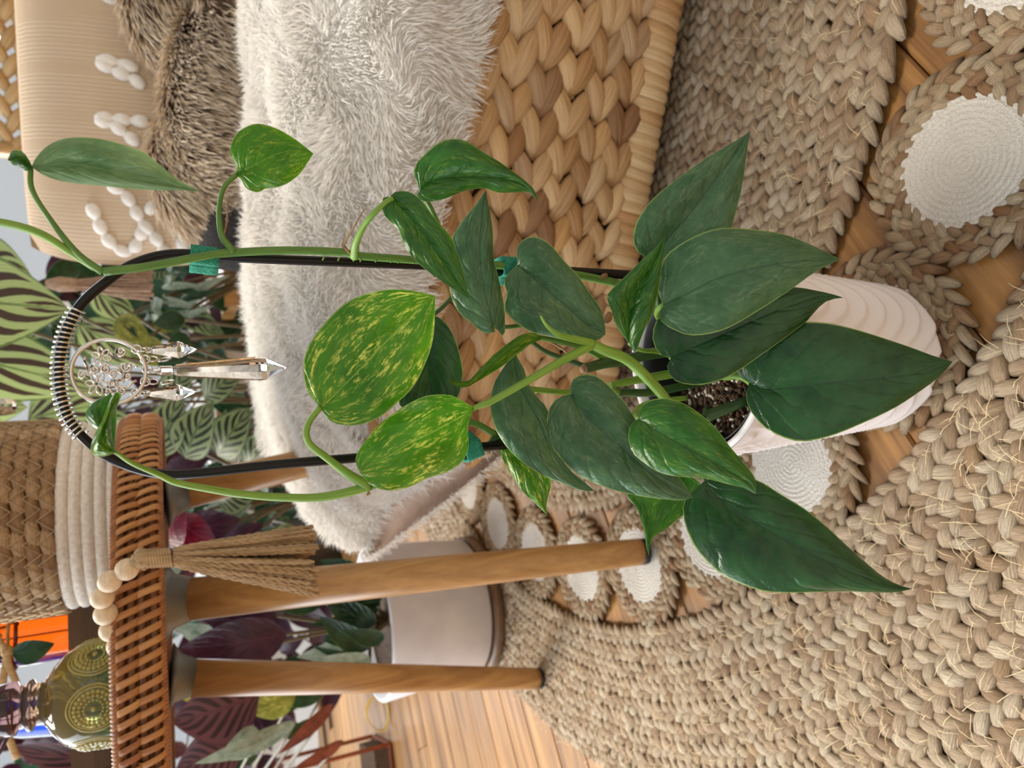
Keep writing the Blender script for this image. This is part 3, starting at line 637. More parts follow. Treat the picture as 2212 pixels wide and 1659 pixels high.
L_ = [
 # big leaf hanging over the pot's front
 ('dark', dict(Yb=.325, Yt=.245, fl=-14, fr=12, cup=.004, arch=.010, mid=[(1618, 827), (1653, 840), (1716, 836), (1811, 825), (1906, 816), (2001, 803), (2058, 781)],
   l=[(1600, 815), (1585, 795), (1582, 768), (1592, 739), (1628, 719), (1669, 703), (1716, 696), (1780, 697), (1843, 710), (1906, 729), (1970, 751), (2020, 770)],
   r=[(1611, 852), (1618, 881), (1634, 906), (1663, 931), (1704, 949), (1739, 954), (1796, 942), (1859, 916), (1938, 878), (2001, 836), (2036, 808)])),
 ('grey', dict(Yb=.333, Yt=.268, fl=-12, fr=10, cup=.004, arch=.010, mid=[(1433, 658), (1479, 637), (1542, 605), (1606, 585), (1669, 572), (1732, 564), (1815, 560)],
   l=[(1425, 645), (1422, 616), (1436, 556), (1490, 516), (1544, 495), (1587, 492), (1639, 497), (1693, 506), (1734, 521), (1777, 540)],
   r=[(1424, 674), (1430, 696), (1457, 713), (1489, 724), (1533, 721), (1577, 707), (1637, 672), (1716, 620), (1764, 586)])),
 ('grey', dict(Yb=.375, Yt=.335, fl=-10, fr=14, cup=.003, arch=.004, mid=[(1425, 548), (1441, 518), (1490, 462), (1539, 396), (1571, 356), (1604, 304), (1621, 283)],
   l=[(1395, 556), (1371, 535), (1368, 505), (1379, 472), (1406, 434), (1452, 394), (1525, 342), (1585, 307)],
   r=[(1455, 572), (1520, 560), (1574, 510), (1590, 456), (1601, 413), (1609, 364), (1615, 315)])),
 ('mid', dict(Yb=.350, Yt=.318, fl=-24, fr=26, cup=.004, arch=.002, mid=[(1360, 742), (1358, 705), (1368, 649), (1391, 599), (1418, 556), (1435, 511)],
   l=[(1352, 733), (1338, 715), (1328, 695), (1323, 675), (1310, 642), (1318, 629), (1348, 599), (1385, 563), (1421, 530)],
   r=[(1372, 764), (1381, 742), (1391, 715), (1408, 682), (1421, 636), (1428, 583), (1436, 526)])),
 ('dark', dict(Yb=.343, Yt=.280, fl=-8, fr=8, cup=.003, arch=.006, mid=[(1449, 773), (1558, 723), (1653, 681), (1732, 653), (1780, 641), (1822, 643)],
   l=[(1424, 764), (1410, 735), (1413, 704), (1430, 678), (1520, 640), (1620, 620), (1716, 620), (1764, 628), (1800, 636)],
   r=[(1441, 789), (1447, 811), (1463, 825), (1504, 832), (1549, 824), (1590, 805), (1640, 770), (1743, 694), (1764, 669), (1789, 649)])),
 ('grey', dict(Yb=.372, Yt=.352, fl=-12, fr=12, cup=.004, arch=.004, mid=[(1118, 572), (1162, 610), (1220, 659), (1263, 697), (1308, 722)],
   l=[(1116, 540), (1127, 520), (1147, 511), (1173, 517), (1196, 535), (1220, 564), (1246, 592), (1275, 633), (1298, 668), (1307, 705)],
   r=[(1101, 587), (1088, 607), (1095, 633), (1089, 668), (1107, 691), (1147, 717), (1190, 728), (1248, 740), (1289, 736)])),
 ('mid', dict(Yb=.350, Yt=.335, fl=-18, fr=16, cup=.003, arch=.004, mid=[(849, 430), (887, 471), (922, 517), (959, 566), (988, 610), (1014, 647)],
   l=[(842, 428), (849, 416), (869, 412), (890, 417), (916, 439), (939, 471), (974, 511), (991, 555), (1003, 598)],
   r=[(830, 423), (826, 440), (830, 465), (858, 494), (869, 523), (895, 561), (936, 595), (974, 621)])),
 ('mid', dict(Yb=.372, Yt=.345, fl=-16, fr=30, cup=.004, arch=.004, mid=[(907, 412), (930, 393), (974, 384), (1031, 383), (1089, 387), (1133, 402), (1160, 435)],
   l=[(895, 378), (897, 358), (922, 329), (953, 305), (979, 299), (1008, 305), (1040, 326), (1078, 349), (1112, 373), (1141, 396), (1156, 413)],
   r=[(900, 422), (910, 433), (930, 436), (962, 429), (1003, 413), (1049, 407), (1075, 416), (1112, 416), (1147, 416)])),
 ('grey', dict(Yb=.372, Yt=.366, fl=14, fr=-26, cup=.003, arch=.002, mid=[(1066, 706), (1052, 650), (1043, 604), (1036, 540), (1040, 477), (1047, 430), (1050, 410)],
   l=[(1073, 714), (1060, 721), (1040, 717), (1020, 699), (997, 682), (979, 653), (971, 621), (971, 569), (977, 514), (997, 480), (1020, 451)],
   r=[(1078, 716), (1089, 727), (1091, 685), (1086, 642), (1075, 592), (1066, 555), (1065, 506), (1058, 454), (1052, 425)])),
 ('varieg', dict(Yb=.372, Yt=.352, fl=-8, fr=16, cup=.004, arch=.006, mid=[(692, 880), (756, 820), (816, 757), (867, 705), (906, 666), (940, 639)],
   l=[(665, 847), (655, 796), (665, 751), (695, 705), (735, 663), (771, 642), (831, 626), (876, 626), (915, 632)],
   r=[(707, 904), (728, 916), (756, 919), (789, 915), (825, 898), (858, 871), (891, 838), (915, 793), (933, 745), (939, 699)])),
 ('dark', dict(Yb=.400, Yt=.392, fl=-10, fr=10, cup=.003, arch=.002, mid=[(925, 686), (922, 740), (924, 790), (931, 850), (935, 902)],
   l=[(942, 682), (967, 703), (988, 745), (1000, 799), (997, 835), (988, 859), (960, 885)],
   r=[(900, 720), (885, 770), (870, 820), (861, 870), (885, 890)])),
 ('varieg', dict(Yb=.352, Yt=.338, fl=-12, fr=12, cup=.005, arch=.012, mid=[(1027, 880), (982, 907), (921, 941), (861, 971), (816, 998), (777, 1020)],
   l=[(1012, 873), (979, 856), (955, 853), (921, 855), (891, 867), (855, 889), (816, 919), (789, 953), (771, 980), (768, 998)],
   r=[(1015, 904), (1010, 932), (1012, 962), (997, 998), (967, 1019), (921, 1034), (885, 1052), (846, 1060), (816, 1055), (790, 1038)])),
 ('grey', dict(Yb=.372, Yt=.345, fl=-14, fr=20, cup=.004, arch=.008, mid=[(1110, 742), (1117, 812), (1134, 856), (1162, 906), (1184, 959), (1217, 1011), (1245, 1036), (1285, 1061)],
   l=[(1117, 770), (1131, 795), (1142, 829), (1162, 859), (1181, 881), (1192, 930), (1200, 965), (1216, 995), (1239, 1023), (1253, 1034)],
   r=[(1101, 773), (1079, 806), (1065, 834), (1058, 876), (1070, 926), (1095, 967), (1117, 989), (1142, 1009), (1176, 1028), (1217, 1045), (1255, 1060)])),
 ('grey', dict(Yb=.352, Yt=.315, fl=-12, fr=10, cup=.004, arch=.008, mid=[(1234, 851), (1245, 876), (1300, 931), (1356, 978), (1411, 1025), (1467, 1061), (1497, 1075)],
   l=[(1232, 831), (1242, 815), (1267, 808), (1289, 812), (1311, 829), (1336, 853), (1356, 878), (1372, 906), (1400, 950), (1432, 995), (1462, 1025), (1486, 1056)],
   r=[(1206, 859), (1187, 881), (1180, 917), (1184, 948), (1198, 975), (1223, 1003), (1251, 1028), (1289, 1045), (1328, 1059), (1384, 1072), (1439, 1079), (1472, 1081)])),
 ('mid', dict(Yb=.318, Yt=.272, fl=-10, fr=10, cup=.004, arch=.008, mid=[(1379, 904), (1420, 931), (1474, 963), (1528, 993), (1582, 1023), (1620, 1046), (1633, 1067)],
   l=[(1382, 882), (1398, 868), (1425, 861), (1455, 863), (1488, 877), (1517, 898), (1547, 925), (1572, 958), (1599, 991), (1623, 1020), (1634, 1045)],
   r=[(1363, 917), (1357, 934), (1360, 961), (1368, 980), (1393, 1001), (1420, 1018), (1447, 1027), (1488, 1031), (1528, 1034), (1569, 1045), (1604, 1053)])),
 ('dark', dict(Yb=.330, Yt=.245, fl=-10, fr=10, cup=.005, arch=.012, mid=[(1524, 1037), (1538, 1060), (1584, 1097), (1648, 1138), (1735, 1188), (1826, 1230), (1918, 1264), (1970, 1272)],
   l=[(1556, 1030), (1630, 1035), (1689, 1069), (1735, 1097), (1781, 1133), (1826, 1175), (1872, 1216), (1904, 1243), (1938, 1262)],
   r=[(1501, 1056), (1478, 1078), (1476, 1115), (1492, 1165), (1520, 1207), (1556, 1239), (1602, 1262), (1657, 1278), (1735, 1280), (1826, 1278), (1895, 1280), (1941, 1279)])),
 ('mid', dict(Yb=.372, Yt=.350, fl=-12, fr=12, cup=.003, arch=.004, mid=[(1480, 1020), (1440, 1070), (1415, 1120), (1402, 1160), (1403, 1203)],
   l=[(1515, 1050), (1502, 1090), (1474, 1115), (1441, 1142), (1414, 1159), (1404, 1178)],
   r=[(1410, 1022), (1355, 1050), (1360, 1080), (1376, 1102), (1393, 1153), (1396, 1180)])),
 ('varieg', dict(Yb=.392, Yt=.372, fl=-10, fr=10, cup=.003, arch=.003, mid=[(1073, 944), (1112, 980), (1148, 1018), (1163, 1056), (1183, 1114)],
   l=[(1120, 950), (1170, 1000), (1190, 1042), (1183, 1075), (1180, 1099)],
   r=[(1078, 974), (1092, 1004), (1108, 1031), (1129, 1061), (1157, 1088)])),
 ('bright', dict(Yb=.380, Yt=.362, fl=-8, fr=8, cup=.003, arch=.003, mid=[(510, 377), (563, 351), (601, 332), (642, 324), (677, 332)],
   l=[(508, 354), (498, 335), (500, 310), (513, 285), (538, 271), (560, 267), (592, 275), (627, 294), (658, 316)],
   r=[(522, 392), (535, 408), (557, 416), (572, 408), (589, 407), (620, 397), (646, 377), (665, 350)])),
 ('pale', dict(Yb=.372, Yt=.350, fl=-14, fr=30, cup=.004, arch=.004, mid=[(68, 360), (95, 359), (142, 354), (206, 362), (269, 377), (332, 392), (396, 407), (435, 414)],
   l=[(79, 339), (104, 313), (136, 299), (177, 297), (222, 301), (269, 313), (310, 329), (348, 358), (386, 389)],
   r=[(92, 377), (120, 388), (158, 396), (222, 402), (285, 408), (348, 411), (396, 411)])),
 ('mid', dict(Yb=.370, Yt=.366, fl=-30, fr=20, cup=.004, arch=.002, mid=[(70, 362), (50, 350), (32, 340), (16, 346)], l=[(62, 345), (48, 327), (28, 325)], r=[(58, 370), (40, 360), (25, 356)])),
 ('mid', dict(Yb=.360, Yt=.366, fl=-12, fr=14, cup=.004, arch=.002, mid=[(248, 975), (228, 930), (222, 895), (240, 850)], l=[(250, 940), (252, 905), (250, 870)], r=[(222, 945), (190, 912), (186, 890), (205, 866)])),
 ('varieg', dict(Yb=.352, Yt=.352, fl=-38, fr=34, cup=.008, arch=.004, mid=[(250, 978), (226, 950), (234, 905), (252, 846)], l=[(246, 958), (241, 930), (243, 900), (258, 866), (262, 852)], r=[(222, 987), (200, 982), (196, 965), (208, 930), (222, 905), (238, 862)])),
]
for mname, sp in L_: leaf(plant, LM[mname], sp)
# ---------------------------------------------------------------- stems
def vine(parent, name, pts, px, mat, seg=9, taper=None, n=None):
    """pts: (x, y, Y); px: thickness in picture px at that distance"""
    P = smoothpath([ony(x, y, Y) for x, y, Y in pts], n or max(10, len(pts)*6)); dep = (P - CAM) @ FW
    r = np.interp(np.linspace(0, 1, len(P)), np.linspace(0, 1, len(np.atleast_1d(px))), np.atleast_1d(px))*dep/F/2
    return child(MB().tube(P, r, seg).mesh(name, mat), name, mat, parent)
V_ = [
 ('vine', [(1540, 690, .385), (1420, 650, .387), (1331, 612, .386), (1298, 604, .385), (1245, 594, .384), (1100, 575, .382), (1000, 569, .381), (900, 562, .380), (770, 552, .380), (740, 545, .380), (620, 541, .380), (500, 546, .380), (440, 553, .379), (330, 574, .378), (222, 588, .377)], [20, 18, 17, 18, 18], m_vine),
 ('petiole', [(222, 588, .377), (165, 545, .376), (95, 455, .374), (68, 405, .373), (66, 362, .372)], [17, 12, 11], m_vine),
 ('vine', [(205, 580, .3775), (150, 543, .377), (90, 506, .376), (30, 486, .375), (-60, 470, .373)], [14, 18, 17], m_pet),
 ('petiole', [(505, 545, .379), (482, 515, .379), (474, 480, .379), (474, 445, .380), (484, 405, .380), (511, 377, .380)], [16, 11, 10], m_vine),
 ('petiole', [(765, 556, .379), (768, 528, .370), (785, 490, .36), (805, 464, .353), (835, 436, .350), (849, 430, .350)], [18, 13, 12], m_pet),
 ('petiole', [(960, 560, .380), (955, 510, .377), (940, 470, .374), (924, 438, .373), (907, 412, .372)], [12, 11, 11], m_vine),
 ('petiole', [(1145, 700, .390), (1100, 706, .388), (1066, 706, .372)], [10, 9], m_vine),
 ('petiole', [(1190, 600, .384), (1150, 585, .378), (1118, 572, .372)], [12, 10], m_vine_d),
 ('vine', [(250, 976, .354), (285, 1000, .362), (345, 1026, .372), (380, 1042, .376), (450, 1056, .377), (520, 1067, .377), (600, 1074, .377), (680, 1075, .376), (740, 1066, .374), (800, 1050, .372)], [9, 14, 17, 18, 21], m_pet),
 ('vine', [(800, 1050, .372), (860, 1020, .378), (920, 960, .384), (1010, 913, .388), (1070, 938, .390)], [20, 18, 15, 15], m_vine),
 ('petiole', [(795, 1050, .372), (750, 1022, .371), (705, 988, .371), (672, 962, .371), (662, 940, .371), (668, 912, .372), (692, 880, .372)], [24, 17, 15, 13], m_pet),
 ('vine', [(1050, 975, .392), (1073, 945, .390), (1130, 925, .392), (1200, 895, .394), (1330, 850, .392), (1400, 848, .388), (1500, 828, .385), (1560, 812, .384)], [17, 17, 18, 19], m_vine_d),
 ('petiole', [(1335, 846, .386), (1290, 850, .372), (1260, 852, .36), (1234, 851, .352)], [13, 12, 10], m_pet),
 ('petiole', [(1118, 838, .389), (1200, 846, .388), (1240, 848, .388), (1330, 845, .39)], [14, 12, 13], m_pet),
 ('petiole', [(1278, 745, .345), (1220, 776, .343), (1130, 828, .345), (1062, 866, .350), (1027, 880, .352), (1000, 896, .3515)], [22, 19, 17, 16, 15, 4], m_pet),
 ('petiole', [(1276, 742, .345), (1310, 758, .344), (1356, 778, .344), (1400, 818, .346), (1436, 860, .350), (1470, 905, .36), (1510, 930, .372)], [22, 24, 22, 22], m_pet),
 ('spear', [(1280, 742, .344), (1245, 733, .342), (1214, 726, .340), (1190, 712, .338), (1176, 696, .337), (1168, 682, .336)], [20, 17, 14, 9, 4], m_pet),
 ('stem', [(1262, 797, .372), (1300, 786, .374), (1340, 780, .376), (1424, 762, .380), (1520, 760, .384)], [22, 24, 25, 25], m_vine_d),
 ('stem', [(1310, 778, .376), (1262, 752, .374), (1210, 738, .372), (1168, 730, .370), (1150, 728, .369)], [14, 12, 11], m_vine),
 ('petiole', [(1320, 832, .384), (1380, 820, .384), (1450, 808, .382), (1540, 790, .38)], [15, 20, 20], m_pet),
 ('petiole', [(1590, 810, .338), (1575, 815, .345), (1540, 812, .36), (1500, 815, .375)], [14, 14, 14], m_pet),
 ('petiole', [(1620, 827, .325), (1600, 815, .332), (1560, 812, .345)], [12, 14], m_pet),
 ('petiole', [(1525, 900, .36), (1575, 880, .352), (1620, 862, .348), (1640, 850, .35)], [26, 22, 16], m_vine_d),
 ('petiole', [(1600, 925, .352), (1618, 900, .356), (1640, 870, .362)], [10, 12, 12], m_vine_d),
 ('petiole', [(1524, 1037, .330), (1500, 1010, .345), (1500, 960, .365), (1540, 900, .38)], [10, 12, 14], m_vine_d),
 ('petiole', [(1480, 1020, .372), (1490, 960, .382), (1530, 880, .39)], [10, 12], m_vine_d),
 ('petiole', [(1433, 658, .333), (1420, 672, .345), (1425, 690, .362), (1480, 760, .375), (1540, 800, .385)], [12, 13, 14], m_pet),
 ('petiole', [(1425, 548, .375), (1420, 600, .380), (1430, 680, .384), (1500, 780, .388)], [11, 12, 13], m_vine_d),
 ('petiole', [(1360, 742, .350), (1385, 756, .36), (1430, 762, .372), (1500, 790, .382)], [9, 10, 12], m_pet),
 ('petiole', [(1449, 773, .343), (1470, 785, .360), (1550, 810, .384)], [10, 12], m_pet),
 ('petiole', [(1379, 904, .318), (1372, 890, .33), (1400, 870, .35), (1480, 860, .37)], [9, 10, 12], m_pet),
 ('petiole', [(1110, 742, .372), (1140, 735, .376), (1180, 760, .380), (1260, 790, .376)], [10, 10, 12], m_vine_d),
 ('petiole', [(925, 688, .40), (960, 660, .395), (990, 620, .388), (1000, 572, .382)], [9, 10], m_vine_d),
 ('sheath', [(1240, 775, .374), (1212, 752, .373), (1180, 735, .371)], [3, 6, 3], m_node),
 ('sheath', [(765, 558, .378), (745, 535, .377), (742, 528, .376), (765, 490, .365), (785, 455, .36), (792, 450, .36)], [3, 8, 7, 4, 3, 1], m_node),
 ('sheath', [(482, 512, .378), (490, 480, .379), (492, 440, .38), (495, 420, .38)], [3, 5, 4, 2], m_node),
 ('node', [(1262, 797, .3718), (1256, 799, .3715)], [23, 14], m_node),
 ('node', [(1298, 604, .3838), (1306, 596, .383), (1312, 592, .382)], [12, 14, 6], m_node),
 ('node', [(1318, 678, .376), (1310, 690, .375), (1300, 694, .374)], [14, 20, 10], m_node),
 ('node', [(798, 1064, .372), (792, 1070, .3715)], [9, 4], m_node),
]
for nm_, pts, px, mt in V_: vine(plant, nm_, pts, px, mt)
for k in range(9):                                                # short root bumps on the vine
    x = 700 + k*27 + (k % 3)*6; vine(plant, 'root_bump', [(x, 556 + k, .3795), (x-3, 562 + k, .379)], [5, 3], m_pet, 5, n=4)
# rolled young leaf
P = smoothpath([ony(*q) for q in [(1168, 729, .352), (1140, 733, .350), (1112, 750, .348), (1079, 776, .346), (1045, 803, .344), (1028, 817, .343), (1010, 829, .342), (985, 829, .341), (966, 822, .340)]], 40)
dep = (P-CAM) @ FW; rr = np.interp(np.linspace(0, 1, 40), [0, .08, .2, .45, .66, .74, .85, 1], [5, 13, 17, 17, 9, 6, 8, 1])*dep/F
T = unit(np.gradient(P, axis=0)); Nn = unit(np.cross(T, [0, -.8, .6])); Bn = np.cross(T, Nn); Vr = np.zeros((40, 15, 3)); UVr = np.zeros((40, 15, 2))
for k in range(15):
    a = k/14*2*math.pi*1.25 + 1.0; q = .72 + .28*k/14
    Vr[:, k] = P + (Nn*math.cos(a) + Bn*math.sin(a))*rr[:, None]*q; UVr[:, k, 0] = np.linspace(0, 1, 40); UVr[:, k, 1] = -1 + 2*k/14
child(MB().grid(Vr, UVr).mesh('rolled_leaf', LM['bright']), 'rolled_leaf', LM['mid'], plant)
# ================================================================ pots
PH = .203; RB, RT_ = .0570, .0715
potm = NT('white_ceramic'); potm.col(srgb(238, 232, 232)).set(Roughness=.38); potm.b.inputs['Specular IOR Level'].default_value = .4; potm = potm.m
nz, nt = 110, 200; zz = np.linspace(0, 1, nz); th = np.linspace(0, 2*math.pi, nt, endpoint=False)
V = np.zeros((nz, nt, 3))
for i, z in enumerate(zz):
    r0 = RB + (RT_-RB)*z**.9; r0 -= .010*max(0, 1-z/.055)**2
    Z = z*PH
    al = (th + math.radians(96)) ; cell = (al/(2*math.pi)*4) % 1 - .5              # four fans of ripples round the wall
    d = np.sqrt((cell*2*math.pi/4*r0/.055)**2*1.0 + ((PH*1.02 - Z)/.150)**2)
    ph = (d*7.2) % 1; rip = np.where(ph < .78, ph/.78, (1-ph)/.22)**1.5
    fade = np.clip((z-.01)/.05, 0, 1)*np.clip((1-z)/.10, 0, 1)
    r = r0 + .0034*(rip-.4)*fade
    V[i, :, 0] = r*np.cos(th); V[i, :, 1] = r*np.sin(th); V[i, :, 2] = Z
inner = [(RT_-.001, PH+.0012), (RT_-.003, PH+.0015), (RT_-.0052, PH+.0002), (RT_-.0065, PH-.01), (RB-.004, .012), (.001, .012)]
pot = empty('cover_pot', (pc[0], PY, .0115), 0, 'tall white cover pot with rippled walls standing on a rug circle', 'pot')
mb = MB(); Vv = np.concatenate([V, V[:, :1]], 1); mb.grid(Vv); pot_o = mb.obj('wall', potm, pot)
mb = MB(); mb.lathe([(RT_-.0004, PH-.0006)] + inner, 96, caps=(False, False)); mb.obj('lip', potm, pot)
MB().lathe([(.001, 0), (RB-.010, 0)], 64, caps=(False, False)).obj('base', potm, pot)
zs = .0115
MB().lathe([(.048, .03), (RT_-.0105, PH-.008), (RT_-.0085, PH-.004), (RT_-.0100, PH-.004), (RT_-.0125, PH-.012), (RT_-.016, PH-.035)], 64, caps=(True, False)).obj('nursery_pot', plain('black_plastic', srgb(20, 20, 22), .45), plant, loc=(0, 0, zs-.19))
mso = noisy('potting_soil', srgb(38, 26, 18), srgb(104, 78, 54), 130, .95, .9, bdist=.006)
g = 60; a_, r_ = np.meshgrid(np.linspace(0, 2*math.pi, g), np.linspace(0, 1, 26), indexing='ij'); R0 = RT_-.0155
Vs = np.stack([r_*R0*np.cos(a_), r_*R0*np.sin(a_), 0*r_], -1); Vs[..., 2] = .0035*snoise(Vs, 240, 2) + .003*snoise(Vs, 700, 4) + PH-.033
MB().grid(Vs).obj('soil', mso, plant, loc=(0, 0, zs-.19))
mb = MB(); mc = MB(); rn = random.Random(5)
for k in range(1100):
    a = rn.uniform(0, 6.28); q = R0*math.sqrt(rn.uniform(0, .95)); p = (q*math.cos(a), q*math.sin(a), PH-.0315+rn.uniform(-.001, .0045))
    if k < 300: mb.ball(p, (rn.uniform(.0009, .0021), rn.uniform(.0009, .0020), rn.uniform(.0008, .0017)), 7, 5)
    else: mc.ball(p, (rn.uniform(.0010, .0030), rn.uniform(.0010, .0030), rn.uniform(.0010, .0028)), 5, 4)
mb.obj('perlite', noisy('perlite_grit', srgb(170, 158, 140), srgb(226, 218, 204), 200, .8), plant, loc=(0, 0, zs-.19), kind='stuff')
mc.obj('soil_crumbs', mso, plant, loc=(0, 0, zs-.19), kind='stuff')
# ================================================================ hoop trellis, wire coil, hanging crystals, ties
m_blk = plain('black_coated_wire', srgb(10, 10, 14), .3); m_blk.node_tree.nodes['Principled BSDF'].inputs['Specular IOR Level'].default_value = .3
m_sil = NT('bright_silver').col(srgb(215, 213, 208)).set(Roughness=.22, Metallic=1.0).m
tre = empty('hoop_trellis', (pc[0], PY, .10), 0, 'black hoop plant trellis with a silver wire coil round its top', 'trellis')
TY = .388
hp = [(1500, 602), (1340, 593), (1100, 580), (770, 567), (480, 555), (400, 548), (340, 553), (280, 574), (228, 610), (180, 652), (148, 702), (131, 760), (128, 820), (135, 870), (152, 912), (192, 957), (242, 991), (300, 1014), (360, 1025), (430, 1022), (600, 1003), (760, 990), (1080, 962), (1400, 930), (1500, 922)]
HP = smoothpath([ony(x, y, TY) for x, y in hp], 220); 
dep = (HP-CAM) @ FW
child(MB().tube(HP, 10.5*dep/F, 12).mesh('hoop', m_blk), 'hoop', m_blk, tre)
# the coil
apx = np.array([[ (CAM + (p-CAM)) for p in HP]])[0]
i0 = np.argmin(np.linalg.norm(HP - ony(168, 664, TY), axis=1)); i1 = np.argmin(np.linalg.norm(HP - ony(172, 938, TY), axis=1))
seg = resample(HP[i0:i1+1], 900); T = unit(np.gradient(seg, axis=0)); Nn = unit(np.cross(T, [0, 1., 0])); Bn = np.cross(T, Nn); turns = 27
a = np.linspace(0, turns*2*math.pi, 900); rc = .00335
coil = seg + (Nn*np.cos(a)[:, None] + Bn*np.sin(a)[:, None])*rc
child(MB().tube(coil, .00058, 5).mesh('wire_coil', m_sil), 'wire_coil', m_sil, tre, label='silver wire wound in a coil')
# pendant
def P3(x, y, Y=None): return ony(x, y, Y if Y else TY-.001)
ch = empty('crystal_pendant', P3(160, 803), 0, 'silver filigree disc with three clear crystal drops hanging from hoop', 'pendant')
pxm = lambda q, p: q*((np.asarray(p)-CAM) @ FW)/F
def ringm(c, r, t, nrm, n=26, sq=1.0):
    nrm = unit(np.array(nrm, float)); u = unit(np.cross(nrm, [0, 0, 1.])) ; w = np.cross(nrm, u); an = np.linspace(0, 2*math.pi, n, endpoint=False)
    return MB().tube(c + (u*np.cos(an)[:, None]*sq + w*np.sin(an)[:, None])*r, t, 6, closed=True)
vd = np.array([0, -1., 0])
child(ringm(P3(146, 803), .0022, .0004, vd).mesh('jump_ring', m_sil), 'jump_ring', m_sil, ch)
dc = P3(236, 803); dr = pxm(70, dc)
disc = child(ringm(dc, dr, .0010, vd, 60).mesh('disc_rim', m_sil), 'disc_rim', m_sil, ch)
mb = MB()
def flow2(pts, w=.00062):
    mb.tube(smoothpath([P3(x, y) for x, y in pts], max(8, len(pts)*5)), w, 6)
def spiral(cx, cy, r, a0, turns, tail, w=.00062):
    n = 26; a = np.linspace(0, turns*2*math.pi, n); q = np.linspace(.18, 1, n)*r
    pts = [(cx + q[i]*math.cos(a0+a[i]), cy + q[i]*math.sin(a0+a[i])) for i in range(n)] + tail
    mb.tube(np.array([P3(x, y) for x, y in pts]), w, 6)
def flower(cx, cy, r, n=6, a0=0.):
    for k in range(n):
        a = a0 + k*2*math.pi/n; ca, sa = math.cos(a), math.sin(a)
        loop = [(cx + ca*t*r - sa*s*r*.26, cy + sa*t*r + ca*s*r*.26) for t, s in ((.12, 0), (.45, .9), (.75, .75), (1, 0), (.75, -.75), (.45, -.9))]
        mb.tube(smoothpath([P3(*q) for q in loop+loop[:1]], 16), .00052, 5)
flower(220, 770, 22, 6, .3); flower(209, 829, 25, 6, .1)
for cx, cy, r, a0, t, tail in ((262, 759, 12, 0, 1.6, [(250, 775), (240, 764), (236, 760)]), (205, 797, 10, 1, 1.5, [(190, 800), (183, 780), (184, 770)]), (228, 797, 12, 2, 1.6, [(240, 790), (255, 793), (262, 806)]),
                               (274, 793, 12, 0, 1.6, [(285, 785), (292, 788), (296, 793)]), (245, 808, 9, 2.2, 1.5, [(262, 805), (264, 815), (258, 822)]), (276, 812, 9, 1, 1.5, [(266, 826), (255, 820)]),
                               (243, 830, 11, 3, 1.6, [(232, 838), (240, 822), (262, 822)]), (263, 843, 10, 1, 1.5, [(278, 836), (285, 826), (295, 822)]), (178, 810, 9, 2, 1.4, [(190, 812), (188, 790), (182, 778)]), (234, 845, 8, 0, 1.4, [(245, 850), (262, 855)])):
    spiral(cx, cy, r, a0, t, tail)
child(mb.mesh('filigree', m_sil), 'filigree', m_sil, disc)
gl = NT('cut_crystal'); gl.set(Roughness=.0, Transmission_Weight=1.0, IOR=1.52, Base_Color=(1, 1, 1, 1)); m_cry = gl.m
def drop(top, tip, r0, r1, frac, nface=8):
    top = np.array(top); tip = np.array(tip); ax = tip-top; L = np.linalg.norm(ax); ax /= L; u = unit(np.cross(ax, [0, 1., .2])); w = np.cross(ax, u)
    prof = [(0, r0*.55), (.03, r0*.8), (.10, r0*.8), (.11, r0*.62), (.14, r0), (frac, r1), (frac+.05, r1*.92), (1, .0001)]
    v = [top + ax*L*t + (u*math.cos(k*2*math.pi/nface+.3) + w*math.sin(k*2*math.pi/nface+.3))*r for t, r in prof for k in range(nface)]; n = len(prof)
    f = [(i*nface+k, i*nface+(k+1) % nface, (i+1)*nface+(k+1) % nface, (i+1)*nface+k) for i in range(n-1) for k in range(nface)] + [tuple(range(nface))[::-1], tuple((n-1)*nface+k for k in range(nface))]
    me = MB().add(v, f).mesh('crystal_drop', m_cry, False); return child(me, 'crystal_drop', m_cry, ch)
q = pxm(1, dc)
drop(P3(340, 801), P3(619, 795), 14*q, 30*q, .78); drop(P3(314, 757), P3(425, 755), 9*q, 20*q, .64); drop(P3(310, 850), P3(423, 847), 9*q, 20*q, .64)
mb = MB()
for x, y, r, nn in ((318, 798, 9, (0, -1, 0)), (333, 801, 14, (1, -.3, 0)), (314, 776, 9, (0, -1, 0)), (330, 775, 10, (1, -.8, 0)), (356, 776, 13, (.9, -.3, .2)), (314, 824, 9, (0, -1, 0)), (331, 824, 10, (1, -.8, 0)), (362, 825, 13, (.9, -.3, .2)), (295, 754, 9, (0, -1, 0)), (310, 755, 12, (1, -.4, 0)), (294, 849, 9, (0, -1, 0)), (308, 850, 11, (1, -.4, 0))):
    mb2 = ringm(P3(x, y), r*q, .00042, nn, 20); mb.add(mb2.v[0], mb2.f, mb2.uv[0])
child(mb.mesh('link_rings', m_sil), 'link_rings', m_sil, ch)
